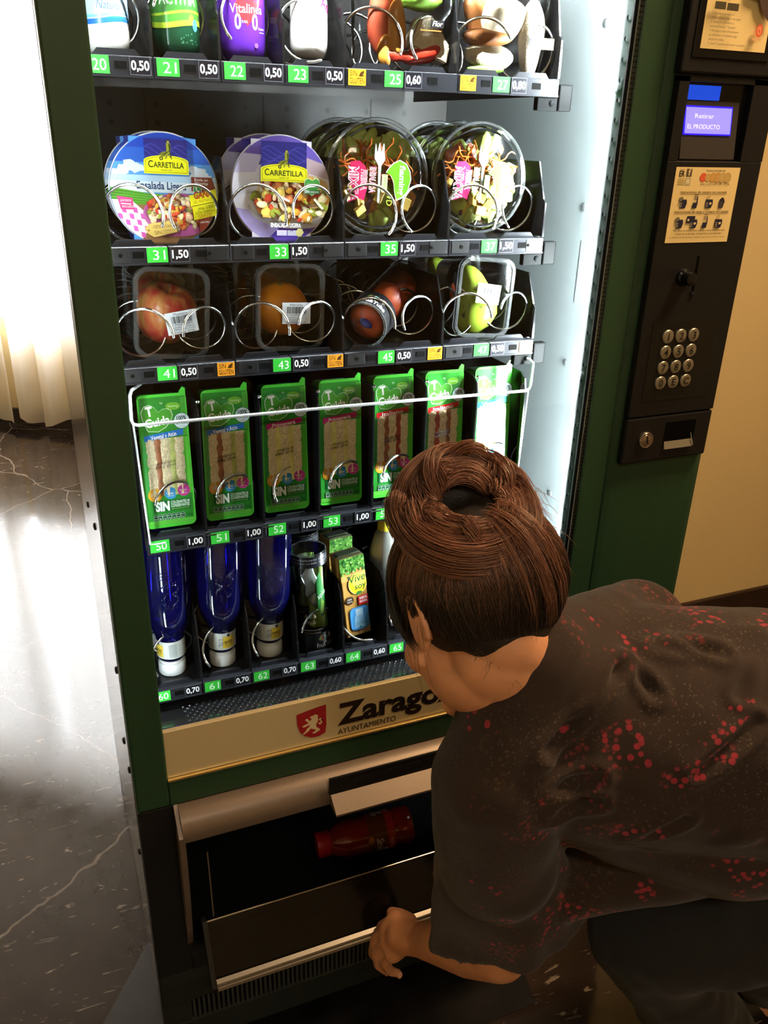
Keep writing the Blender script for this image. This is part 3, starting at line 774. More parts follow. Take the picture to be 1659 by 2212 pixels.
def gluten_tag(par, x, z):
    def f(p):
        p.text('SIN', -9.2, 1.2, 6.2, DKT, 'L', width=9); p.text('GLUTEN', 0, -6.8, 6.2, DKT, 'C', width=19)
        p.poly([(2, 1), (4, 5), (8.5, 7.6), (9, 5), (6, 2)], DKT); p.poly([(3, 1), (8, 1.4), (9, 3), (6, 2.4)], DKT)
    t = tag_mesh('allergen_tag', par, x, z, 22.5, 17.5, ORANGE, f); t['label'] = 'orange tag reading SIN GLUTEN'; return t

def divider_shape(kind):
    if kind == 'bottle':
        return [(0.006, 0), (0.006, 0.028), (0.008, 0.055), (0.014, 0.085), (0.024, 0.105), (0.04, 0.115), (0.46, 0.115), (0.46, 0)]
    if kind == 'tall':
        return [(0.004, 0), (0.004, 0.16), (0.008, 0.178), (0.02, 0.186), (0.46, 0.186), (0.46, 0)]
    h = {'cup': 0.125, 'bowl': 0.098, 'tub': 0.092}[kind]
    return [(0.004, 0), (0.004, 0.045), (0.010, 0.050), (0.030, h), (0.46, h), (0.46, 0)]
def tray(name_lab, zc, x0, pitch, n, bounds, kind, steel_end=False):
    """zc = centre height of the label strip"""
    t = obj('tray', (lambda bm: (box(bm, x0 + 0.001, x0 + pitch * n - 0.001, 0.013, 0.47, zc + 0.006, zc + 0.0105),
                                 box(bm, x0, x0 + 0.002, 0.013, 0.47, zc - 0.01, zc + 0.02), box(bm, x0 + pitch * n - 0.002, x0 + pitch * n, 0.013, 0.47, zc - 0.01, zc + 0.02),
                                 bm)[-1])(BM()), BLACKG, VM)
    t['label'] = name_lab
    bm = BM()
    for k in range(n):
        a, b = x0 + pitch * k + 0.0005, x0 + pitch * (k + 1) - 0.0005
        box(bm, a, b, 0.0, 0.013, zc - 0.0115, zc + 0.0095, 0, bev=0.0008, seg=1)
        box(bm, a, b, -0.0008, 0.001, zc - 0.0115, zc - 0.0095, 0)
        # moulded product stop behind the strip
        m = (a + b) / 2
        prism(bm, [(m - 0.026, zc + 0.0095), (m - 0.020, zc + 0.0165), (m + 0.020, zc + 0.0165), (m + 0.026, zc + 0.0095)] if k % 2 or kind != 'x' else [], 'y', 0.009, 0.013)
        box(bm, m - 0.006 + 0.002, m + 0.007 + 0.002, -0.0005, 0.002, zc - 0.0035, zc + 0.004, 1)
    obj('label_strip', bm, [STRIP, mat('slot_black')], t)
    for k in bounds:
        x = x0 + pitch * k
        bm = BM()
        prism(bm, [(y, zc + 0.0105 + z) for y, z in divider_shape(kind)], 'x', x - 0.0011, x + 0.0011)
        prism(bm, [(0.0035, zc + 0.0105), (0.0035, zc + 0.045), (0.0065, zc + 0.045), (0.0065, zc + 0.0105)], 'x', x - 0.0016, x + 0.0016)
        d = obj('divider', bm, mat('polished_end_plate', (0.5, 0.52, 0.5), 0.08, 1.0, var=0.03) if (steel_end and k == n) else BLACKG, t)
    return t
BRK = mat('dark_bracket_steel', (0.0016, 0.0018, 0.0018), 0.5, 0.0, spec=0.04, var=0.1)
def bracket(t, x, zc):
    bm = BM(); box(bm, x + 0.001, x + 0.022, 0.0, 0.012, zc - 0.028, zc + 0.004, bev=0.002); box(bm, x - 0.03, x + 0.001, 0.002, 0.012, zc - 0.028, zc - 0.012, bev=0.001)
    lathe(bm, [(0.004, 0), (0.0035, 0.0015), (0.001, 0.002)], 12, 0, Matrix.Translation((x - 0.008, 0.002, zc - 0.019)) @ Matrix.Rotation(pi / 2, 4, 'X'))
    obj('tray_bracket', bm, BRK, t)

# drinks and bag tray (20..27)
Z2, Z3, Z4, Z5, Z6 = 1.5383, 1.3387, 1.1937, 0.9530, 0.7046
t2 = tray('uppermost visible tray, numbers 20 to 27', Z2, 0.0, UP, 8, (0, 1, 2, 3, 4, 6, 8), 'cup')
for k in range(4):
    number_tag(t2, (k + 0.21) * UP, Z2, str(20 + k)); price_tag(t2, (k + 0.81) * UP, Z2, '0,50')
for k, s in ((4, '25'), (6, '27')):
    gluten_tag(t2, (k + 0.19) * UP, Z2); number_tag(t2, (k + 0.83) * UP, Z2, s); price_tag(t2, (k + 1.18) * UP, Z2, '0,60' if k == 4 else '0,80')
bracket(t2, 0.6, Z2)
coil(t2, 0.036, 1.586, 0.031, 120, -1); coil(t2, 0.110, 1.590, 0.030, 165, -1)
coil(t2, 0.187, 1.592, 0.031, 222, -1); coil(t2, 0.258, 1.585, 0.033, -68, -1)
coil(t2, 0.343, 1.582, 0.034, -28, 1, 0.07); coil(t2, 0.420, 1.580, 0.031, 214, -1, 0.07)
coil(t2, 0.492, 1.580, 0.034, 20, 1, 0.07); coil(t2, 0.567, 1.577, 0.032, 95, -1, 0.07)
# salad tray (31..37)
t3 = tray('salad bowl tray, numbers 31 to 37', Z3, 0.0, UP, 8, (0, 2, 4, 6, 8), 'bowl')
t4 = tray('fresh fruit tray, numbers 41 to 47', Z4, 0.0, UP, 8, (0, 2, 4, 6, 8), 'tub')
for tt, Z, dec, pr in ((t3, Z3, '3', '1,50'), (t4, Z4, '4', '0,50')):
    for k, u in ((0, '1'), (2, '3'), (4, '5'), (6, '7')):
        number_tag(tt, (k + 0.83) * UP, Z, dec + u); price_tag(tt, (k + 1.19) * UP, Z, pr)
        bm = BM(); box(bm, (k + 0.06) * UP, (k + 0.40) * UP, -0.0006, 0.001, Z - 0.008, Z + 0.0075, bev=0.0003)
        lathe(bm, [(0.0024, 0), (0.0024, 0.0008)], 12, 1, Matrix.Translation(((k + 0.26) * UP, -0.0005, Z)) @ Matrix.Rotation(pi / 2, 4, 'X'))
        if tt is t3:
            obj('blank_plate', bm, [BLACKP, mat('slot_black')], tt); bm = BM()
            box(bm, (k + 1.62) * UP, (k + 1.96) * UP, -0.0006, 0.001, Z - 0.008, Z + 0.0075, bev=0.0003)
            lathe(bm, [(0.002, 0), (0.002, 0.0008)], 12, 1, Matrix.Translation(((k + 1.66) * UP, -0.0005, Z)) @ Matrix.Rotation(pi / 2, 4, 'X'))
        else: gluten_tag(tt, (k + 1.83) * UP, Z)
        obj('blank_plate', bm, [BLACKP, mat('slot_black')], tt)
    bracket(tt, 0.6, Z)
for k, (aL, aR) in enumerate(((-22, 209), (-20, 190), (-52, 232), (-42, 222))):
    coil(t3, 0.0395 + 0.15 * k, 1.384, 0.033, aL, 1, 0.055, -0.004); coil(t3, 0.1115 + 0.15 * k, 1.385, 0.031, aR, -1, 0.055, -0.004)
for k, (aL, aR) in enumerate(((-2, 184), (-12, 172), (-12, 203), (0, 160))):
    coil(t4, 0.040 + 0.15 * k, 1.241, 0.033, aL, 1, 0.055, -0.004); coil(t4, 0.1145 + 0.15 * k, 1.243, 0.0295, aR, -1, 0.055, -0.004)
# sandwich tray (50..56)
SP, SX = 0.0831, 0.0154
t5 = tray('sandwich tray, numbers 50 to 56', Z5, SX, SP, 7, (0, 1, 2, 3, 4, 5, 6, 7), 'tall', steel_end=True)
for k in range(7):
    number_tag(t5, SX + (k + 0.21) * SP, Z5, str(50 + k), 26, 18); price_tag(t5, SX + (k + 0.80) * SP, Z5, '1,00', 24, 18)
    coil(t5, SX + (k + 0.56) * SP, 1.007, 0.030, 168 + (38 if k == 2 else 0), -1, 0.06)
bm = BM()
gp = [(0.030, 0.02, 1.177), (0.016, -0.004, 1.1765), (0.0128, -0.010, 1.172), (0.0115, -0.0105, 1.14), (0.0135, -0.0105, 1.1345), (0.019, -0.0105, 1.1325)]
gp += [(0.30, -0.0105, 1.1315), (0.588, -0.0105, 1.1285), (0.5935, -0.0105, 1.131), (0.5955, -0.0105, 1.137), (0.597, -0.0095, 1.17), (0.594, -0.004, 1.1745), (0.588, 0.02, 1.175)]
tube(bm, gp, 0.0022, 10)
tube(bm, [(0.0135, -0.0085, 1.135), (0.0195, -0.0085, 0.962), (0.03, -0.007, 0.960), (0.04, -0.006, 0.960)], 0.0014, 8); tube(bm, [(0.5935, -0.0085, 1.13), (0.588, -0.0085, 0.968)], 0.0014, 8)
gw = obj('wire_guard', bm, mat('white_zinc_wire', (0.82, 0.84, 0.84), 0.25, 0.7), t5, smooth=True)
gw['label'] = 'bright wire rail across the sandwich packs'
bm = BM()
for k in range(1, 7):
    x = SX + k * SP
    tube(bm, [(x - 0.004, -0.003, Z5 + 0.012), (x + 0.012, -0.003, Z5 + 0.012)], 0.0012, 6); tube(bm, [(x - 0.004, -0.003, Z5 + 0.007), (x + 0.012, -0.003, Z5 + 0.007)], 0.0012, 6)
    ball(bm, (x, 0.006, Z5 + 0.198), 0.0028, sub=2)
obj('divider_clips', bm, STEEL, t5)
# bottle tray (60..67)
t6 = tray('bottle tray, numbers 60 to 67', Z6, 0.0, 0.0759, 8, (0, 1, 2, 3, 4, 5, 6, 7, 8), 'bottle')
for k in range(8):
    number_tag(t6, (k + 0.20) * 0.0759, Z6, str(60 + k)); price_tag(t6, (k + 0.80) * 0.0759, Z6, '0,70' if k < 3 else '0,60')
for k, a in enumerate((215, 218, 215, 165, 288, 200, 200, 200)):
    coil(t6, (k + 0.52) * 0.0759, 0.757, 0.033, a, -1, 0.085)
# chute lip with raised dimples behind the banner
bm = BM()
ch0, ch1 = Vector((0, -0.076, 0.7005)), Vector((0, 0.012, 0.671))
sl = (ch1 - ch0)
quad(bm, [(-0.02, ch0.y, ch0.z), (0.66, ch0.y, ch0.z), (0.66, ch1.y, ch1.z), (-0.02, ch1.y, ch1.z)])
quad(bm, [(-0.02, ch1.y, ch1.z), (0.66, ch1.y, ch1.z), (0.66, 0.30, 0.63), (-0.02, 0.30, 0.63)])
box(bm, 0.0, 0.645, -0.074, -0.070, 0.64, 0.7005)
nrm = Vector((0, sl.z, -sl.y)).normalized(); nrm = -nrm if nrm.z < 0 else nrm
R3 = nrm.to_track_quat('Z', 'Y').to_matrix()
for j in range(9):
    for i in range(58):
        x = 0.045 + (i + 0.5 * (j % 2)) * 0.0103
        if x > 0.64: continue
        pnt = ch0 + sl * ((j + 0.5) / 9.2); pnt.x = x
        M = Matrix.Translation(pnt) @ R3.to_4x4()
        lathe(bm, [(0.0026, 0), (0.0022, 0.0012), (0.001, 0.0017)], 8, 0, M)
obj('dimpled_chute', bm, BLACKG, VM)

# ------------------------------------------------------------------ products
CLEAR = clear_mat('clear_plastic', (0.98, 0.985, 0.985), 0.015, 0.05, fres=1.22)
CLEARH = clear_mat('clear_plastic_thick', (0.93, 0.95, 0.95), 0.04, 0.10, haze=0.11, fres=1.3)
FILM = clear_mat('cling_film', (0.985, 0.985, 0.985), 0.03, 0.14, fres=1.2)
WPL = mat('white_plastic', (0.82, 0.83, 0.82), 0.35, var=0.02)
rng = random.Random(7)
GR_C = 'yogurt drinks on the upper tray'
# --- drinking yogurts
def cup(name, label, loc, prof, body, rot=(0, 0, 0)):
    t = thing(name, label, 'yogurt drink', loc, rot, GR_C)
    bm = BM(); lathe(bm, prof, 44); obj('bottle_body', bm, body, t, smooth=True)
    bm = BM(); h = prof[-1][1]; r = prof[-1][0]
    lathe(bm, [(r + 0.0015, h - 0.001), (r + 0.0018, h + 0.010), (r + 0.0005, h + 0.012), (0.001, h + 0.012)], 36); obj('cap', bm, WPL, t, smooth=True)
    return t
def prof_cup(r, h, neck=0.62):
    return [(r * 0.62, 0.0), (r * 0.74, 0.0012), (r * 0.90, 0.006), (r * 0.985, 0.014), (r, 0.024), (r, h * 0.62), (r * 0.985, h * 0.68), (r * 0.9, h * 0.80), (r * neck, h * 0.92), (r * neck, h)]
zf2 = Z2 + 0.0108
tA = cup('yogurt_bottle', 'white yogurt bottle with blue wave, leftmost on the upper tray', (0.031, 0.040, zf2), prof_cup(0.0265, 0.12), mat('milk_white', (0.80, 0.79, 0.74), 0.3))
p = Pr(); BL = c3(40, 110, 190)
def wavy(y0, a, b, col, ph=0.0, x0=-38, x1=38): p.poly([(x, y0 + b * 0 + 2.2 * sin(x / 13 + ph)) for x in range(x0, x1 + 1, 4)] + [(x, y0 + a + 2.2 * sin(x / 13 + ph)) for x in range(x1, x0 - 1, -4)], col)
wavy(32, 40, 0, c3(176, 208, 236)); wavy(30, 5, 0, BL); wavy(36.5, 2.5, 0, c3(120, 190, 230)); wavy(33, 1.6, 0, c3(50, 140, 110), 0.4, 0, 38)
p.text('Natural', 4, 43, 8, c3(60, 96, 150), 'C', width=26, shear=0.2)
p.build('label', wrap(0.0265), PRINT, tA, cut=0.004)
tB = cup('yogurt_bottle', 'dark green yogurt bottle with lime bands', (0.109, 0.040, zf2), prof_cup(0.0265, 0.12), mat('dark_green_pet', c3(24, 66, 44), 0.16, var=0.1))
p = Pr(); wavy(32, 34, 0, c3(74, 140, 52)); wavy(31, 5.5, 0, c3(176, 206, 56)); wavy(43, 2.5, 0, c3(176, 206, 56), 0.5); wavy(46, 20, 0, c3(58, 118, 50), 0.8)
p.text('ACTIVIA', 0, 52, 11, c3(226, 238, 214), 'C', width=44, bold=0.01); p.poly(ell(15, 40, 3.2), c3(206, 160, 60)); p.poly(ell(20, 33, 4, 6), c3(80, 150, 190))
for i in range(16): p.poly(ell(rng.uniform(0, 22), rng.uniform(14, 25), 0.8), c3(60, 112, 84))
p.build('label', wrap(0.0265), PRINT, tB, cut=0.004)
tC = cup('yogurt_bottle', 'purple yogurt bottle with red heart and white zeros', (0.186, 0.040, zf2), prof_cup(0.0265, 0.12), mat('purple_pet', c3(96, 44, 168), 0.18, var=0.08))
p = Pr(); p.poly([(0, 36), (11, 48), (14, 58), (8, 64), (0, 61), (-8, 64), (-14, 58), (-11, 48)], c3(206, 46, 54))
p.text('Vitalinea', 0, 49, 9, WHITE, 'C', width=40); p.text('0', -11, 33, 15, c3(226, 218, 236), 'C', bold=0.02, width=7.5); p.text('0', 9, 33, 15, c3(226, 218, 236), 'C', bold=0.02, width=7.5)
p.text('% M.G.', -3, 39, 2.6, c3(226, 218, 236), width=7); p.text('% azúcares', 19, 33, 2.6, c3(226, 218, 236), width=11); p.rect(15, 30, 24, 30.8, c3(200, 180, 224)); p.poly(ell(10, 17, 2.6), c3(140, 96, 196))
p.build('label', wrap(0.0265), PRINT, tC, cut=0.004)
tD = cup('yogurt_bottle', 'small white yogurt bottle tipped forward with pink lettering', (0.262, 0.026, zf2 + 0.008), prof_cup(0.0225, 0.10), mat('milk_white'), rot=(radians(-24), radians(9), 0))
p = Pr(); p.text('Acti', 3, 52, 13, c3(186, 44, 140), 'L', bold=0.03, width=24); p.text('Alpro', 8, 66, 5, c3(60, 60, 66), 'L', width=14)
p.build('label', wrap(0.0225, 0.15), PRINT, tD, cut=0.004)
for k, (x, m_) in enumerate(((0.031, 'milk_white'), (0.109, 'dark_green_pet'), (0.186, 'purple_pet'))):
    src = (tA, tB, tC)[k]
    dup(src, (x + 0.001, 0.112, zf2), (0, 0, 0.4), ('white yogurt bottle standing behind the white wave one', 'dark green yogurt bottle behind the lime banded one', 'purple yogurt bottle behind the red heart one')[k])

# --- wrapped sandwiches in clear bags
BREADW = mat('white_bread', (0.72, 0.62, 0.44), 0.75, var=0.10, vscale=200, bump=0.5, bscale=500)
BREADB = mat('brown_bread', (0.50, 0.37, 0.22), 0.8, var=0.22, vscale=260, bump=0.6, bscale=450)
TOM = mat('tomato_red', c3(200, 52, 34), 0.25, var=0.2, vscale=60)
LET = mat('lettuce_green', c3(130, 178, 62), 0.4, var=0.3, vscale=50)
HAMM = mat('pink_ham', c3(206, 128, 112), 0.4, var=0.15, vscale=60)
CHEE = mat('cheese_yellow', c3(232, 196, 96), 0.4, var=0.08)
CARR = mat('carrot_orange', c3(222, 116, 36), 0.4, var=0.15, vscale=80)
def lumpy(bm, c, rx, ry, rz, seed, amp=0.15, mi=0, sub=3, rot=None):
    vs = ball(bm, c, rx, ry, rz, mi, rot, sub)
    for v in vs:
        d = v.co - Vector(c); n = noise.noise(d * (1.3 / max(rx, ry, rz)) + Vector((seed * 3.1, seed, 0)))
        v.co = Vector(c) + d * (1 + amp * n)
    return vs
def bag(w, d, h, seed, crimp=True):
    """film bag: crinkled pillow with a flat crimped bottom edge"""
    bm = BM(); n, m = 44, 26; rings = []
    for j in range(m + 1):
        t = j / m; z = h * t
        k = min(1, (0.10 + 3.2 * t)) * min(1, 0.12 + 3.0 * (1 - t)); k = k ** 0.6
        R = []
        for i in range(n):
            a = 2 * pi * i / n
            x = w / 2 * (abs(cos(a)) ** 0.6) * (1 if cos(a) > 0 else -1) * (0.93 + 0.07 * k); y = d / 2 * (abs(sin(a)) ** 0.7) * (1 if sin(a) > 0 else -1) * k
            q = noise.noise(Vector((x * 40, y * 40 + seed, z * 34))) * 0.0035 + noise.noise(Vector((x * 120, y * 90 + seed, z * 70))) * 0.0012
            R.append(bm.verts.new((x + q, y - q, z)))
        rings.append(R)
    for a, b in zip(rings, rings[1:]):
        for i in range(n): bm.faces.new((a[i], a[(i + 1) % n], b[(i + 1) % n], b[i]))
    return bm
GR_B = 'bagged sandwiches on the upper tray'
b1 = thing('bagged_sandwich', 'clear bag with tomato sandwich wedge and red pepper pieces', 'sandwich', (0.388, 0.040, zf2), (0, 0, 0), GR_B)
obj('film_bag', bag(0.132, 0.052, 0.15, 1.7), FILM, b1, smooth='all')
bm = BM()
for (y, s) in ((-0.010, 0), (0.012, 1)):
    prism(bm, [(0.006, 0.028), (0.056, 0.010), (0.060, 0.03), (0.034, 0.062), (0.020, 0.06)], 'y', y - 0.007, y + 0.004)
bmesh.ops.bevel(bm, geom=bm.edges[:], offset=0.002, segments=2, affect='EDGES')
obj('bread', bm, BREADW, b1, smooth=True)
bm = BM(); lumpy(bm, (0.028, -0.009, 0.022), 0.030, 0.011, 0.011, 3, 0.3, rot=Matrix.Rotation(-0.25, 3, 'Y')); lumpy(bm, (-0.01, -0.012, 0.016), 0.022, 0.008, 0.007, 9, 0.4)
obj('tomato', bm, TOM, b1, smooth='all')
bm = BM(); lumpy(bm, (-0.028, -0.002, 0.066), 0.016, 0.013, 0.052, 5, 0.4); obj('red_pepper', bm, mat('pepper_red', c3(196, 84, 58), 0.3, var=0.2, vscale=40), b1, smooth='all')
bm = BM(); lumpy(bm, (-0.014, -0.010, 0.045), 0.012, 0.01, 0.036, 12, 0.4); lumpy(bm, (-0.028, -0.012, 0.022), 0.010, 0.008, 0.018, 2, 0.3); obj('orange_pepper', bm, mat('pepper_orange', c3(216, 146, 58), 0.3, var=0.2, vscale=40), b1, smooth='all')
bm = BM(); lumpy(bm, (0.02, 0.0, 0.078), 0.034, 0.012, 0.010, 8, 0.5); obj('lettuce', bm, LET, b1, smooth='all')
bm = BM(); lumpy(bm, (0.022, 0.0, 0.108), 0.040, 0.016, 0.022, 6, 0.2); obj('bread', bm, BREADW, b1, smooth='all')
p = Pr(); p.rect(-9, -3.5, 9, 4.5, c3(22, 20, 20)); p.text('Flor', 0, -2, 5.6, WHITE, 'C', shear=0.3, width=13); p.rect(-22, -7.5, 6, -6.3, c3(150, 90, 40))
p.build('brand_label', flat(-0.0265, 0.036, 0.052), PRINT, b1)
b2 = thing('bagged_sandwich', 'clear bag with two pale bread rolls and yellow label strip', 'sandwich', (0.531, 0.040, zf2), (0, 0, 0), GR_B)
obj('film_bag', bag(0.126, 0.054, 0.15, 5.1), FILM, b2, smooth='all')
bm = BM(); lumpy(bm, (-0.020, -0.004, 0.022), 0.037, 0.017, 0.016, 1, 0.12); lumpy(bm, (-0.006, -0.002, 0.066), 0.036, 0.017, 0.026, 2, 0.2); lumpy(bm, (0.040, -0.004, 0.048), 0.018, 0.016, 0.045, 4, 0.15); lumpy(bm, (0.022, 0.0, 0.115), 0.044, 0.018, 0.024, 6, 0.15)
obj('bread', bm, BREADW, b2, smooth='all')
bm = BM(); lumpy(bm, (-0.028, -0.008, 0.044), 0.034, 0.014, 0.010, 7, 0.4); lumpy(bm, (-0.040, 0.0, 0.07), 0.016, 0.012, 0.03, 9, 0.4); obj('fried_filling', bm, mat('fried_brown', c3(166, 104, 52), 0.5, var=0.3, vscale=60, bump=0.4), b2, smooth='all')
bm = BM(); lumpy(bm, (-0.030, -0.010, 0.008), 0.026, 0.009, 0.006, 5, 0.5); obj('lettuce', bm, LET, b2, smooth='all')
p = Pr(); p.rect(-2, -7, 26, 6, c3(226, 160, 62)); p.rect(-12, -3.5, 8, 5, c3(22, 20, 20)); p.text('Flor', -2, -1.5, 5.6, WHITE, 'C', shear=0.3, width=14)
p.build('brand_label', flat(-0.0275, 0.036, 0.040), PRINT, b2)

# --- salad bowls in printed card sleeves
R0 = 63.5
def card_outline():
    out = []
    for k in range(120):
        a = 2 * pi * k / 120; x, y = R0 * cos(a), R0 * sin(a)
        out.append((x, y))
    tb = []
    a1 = math.asin(58 / R0)
    ang = lambda x: math.acos(x / R0)
    tabx = 39
    at = math.acos(tabx / R0)
    pts = [(R0 * cos(a), R0 * sin(a)) for a in [-at + 2 * at * k / 30 for k in range(31)]]
    pts += [(tabx, 58), (20, 58), (19, 60), (-19, 60), (-20, 58), (-tabx, 58)]
    pts += [(R0 * cos(a), R0 * sin(a)) for a in [pi - at + 2 * at * k / 30 for k in range(31)]]
    pts += [(-tabx, -57), (-20, -57), (-19, -59.5), (19, -59.5), (20, -57), (tabx, -57)]
    return pts
CLIP = ell(0, 0, R0 - 0.5, n=64)
PASTA = [c3(236, 200, 96), c3(226, 160, 60), c3(206, 70, 44), c3(240, 224, 170), c3(150, 160, 60), c3(232, 190, 150), c3(190, 52, 40), c3(246, 236, 200), c3(214, 120, 70)]
def food(p, test, bb, n, pal, r0, r1, rg):
    for i in range(n):
        for _ in range(30):
            x, y = rg.uniform(bb[0], bb[2]), rg.uniform(bb[1], bb[3])
            if test(x, y): break
        else: continue
        col = rg.choice(pal); r = rg.uniform(r0, r1); ro = rg.uniform(0, 3.1); sq = rg.uniform(0.4, 0.9)
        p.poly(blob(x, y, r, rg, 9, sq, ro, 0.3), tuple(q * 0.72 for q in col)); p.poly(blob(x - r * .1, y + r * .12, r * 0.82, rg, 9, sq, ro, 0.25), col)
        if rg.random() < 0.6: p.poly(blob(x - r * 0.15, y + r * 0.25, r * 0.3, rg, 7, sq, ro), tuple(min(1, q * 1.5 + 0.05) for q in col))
NAVYB = c3(32, 34, 118); YEL = c3(236, 230, 36); OLIVE = c3(46, 58, 20)
def logo(p, cx, w, y0, ytop, yb=None):
    """navy panel with hills, walking man with barrow, arched yellow plaque"""
    c_ = p.clip; p.clip = None
    h = w / 2
    p.poly([(cx - h, y0), (cx + h, y0), (cx + h, ytop), (cx - h, ytop)], NAVYB)
    for i in range(6):
        yy = ytop - 9 - i * 3.2
        p.poly([(cx - h + w * t / 12, yy + 4 * sin(t * 0.8 + i)) for t in range(13)] + [(cx - h + w * t / 12, yy - 1.2 + 4 * sin(t * 0.8 + i)) for t in range(12, -1, -1)], c3(58, 64, 156))
    def plaque(e, col):
        p.poly([(cx - h - 1 + e, y0 + e), (cx + h + 1 - e, y0 + e), (cx + h + 1 - e, y0 + 14 - e * 0.6)] + [(cx + (h + 1 - e) * cos(a), y0 + 14 + 6.5 * sin(a) - e * 0.8) for a in [pi * k / 14 for k in range(1, 14)]] + [(cx - h - 1 + e, y0 + 14 - e * 0.6)], col)
    plaque(0, YEL); plaque(1.6, OLIVE); plaque(2.0, YEL)
    p.text('C', cx - h + 4, y0 + 7, 7.4, OLIVE, 'L', width=5.6, bold=0.02); p.text('ARRETILLA', cx - h + 10, y0 + 7, 6.0, OLIVE, 'L', width=w - 14.5, bold=0.02)
    p.text('DESDE 1875', cx, y0 + 3.4, 1.7, OLIVE, 'C', width=13)
    gx, gy = cx + 3, y0 + 17
    p.poly(ell(gx, gy + 18.5, 1.3), c3(196, 190, 70)); p.poly([(gx - 2, gy + 19), (gx + 2, gy + 19), (gx + 1, gy + 20.4), (gx - 1, gy + 20.4)], OLIVE)
    p.poly([(gx - 2.4, gy + 17), (gx + 2.2, gy + 17), (gx + 3.2, gy + 10), (gx + 1.8, gy + 9), (gx + 3.4, gy + 2), (gx + 4.6, gy - 0.5), (gx + 2.6, gy - 0.5), (gx + 0.4, gy + 6), (gx - 2.6, gy - 0.5), (gx - 4.4, gy - 0.5), (gx - 2.2, gy + 8)], c3(150, 150, 50))
    p.poly([(gx + 0.2, gy + 16), (gx + 2, gy + 16), (gx + 3, gy + 10), (gx + 1.8, gy + 9), (gx + 3.4, gy + 2), (gx + 2, gy + 1)], OLIVE)
    p.poly([(gx - 11, gy + 4), (gx - 8, gy + 7), (gx - 3, gy + 8), (gx - 1, gy + 8), (gx - 4, gy + 3), (gx - 7, gy + 2)], c3(120, 120, 44)); p.poly(ell(gx - 8.6, gy + 0.2, 2.2), OLIVE); p.poly(ell(gx - 8.6, gy + 0.2, 1.1), c3(196, 190, 70))
    p.poly([(gx - 6, gy + 4.5), (gx + 2, gy + 9.5), (gx + 2, gy + 8.7), (gx - 5, gy + 3.6)], OLIVE)
    p.clip = c_
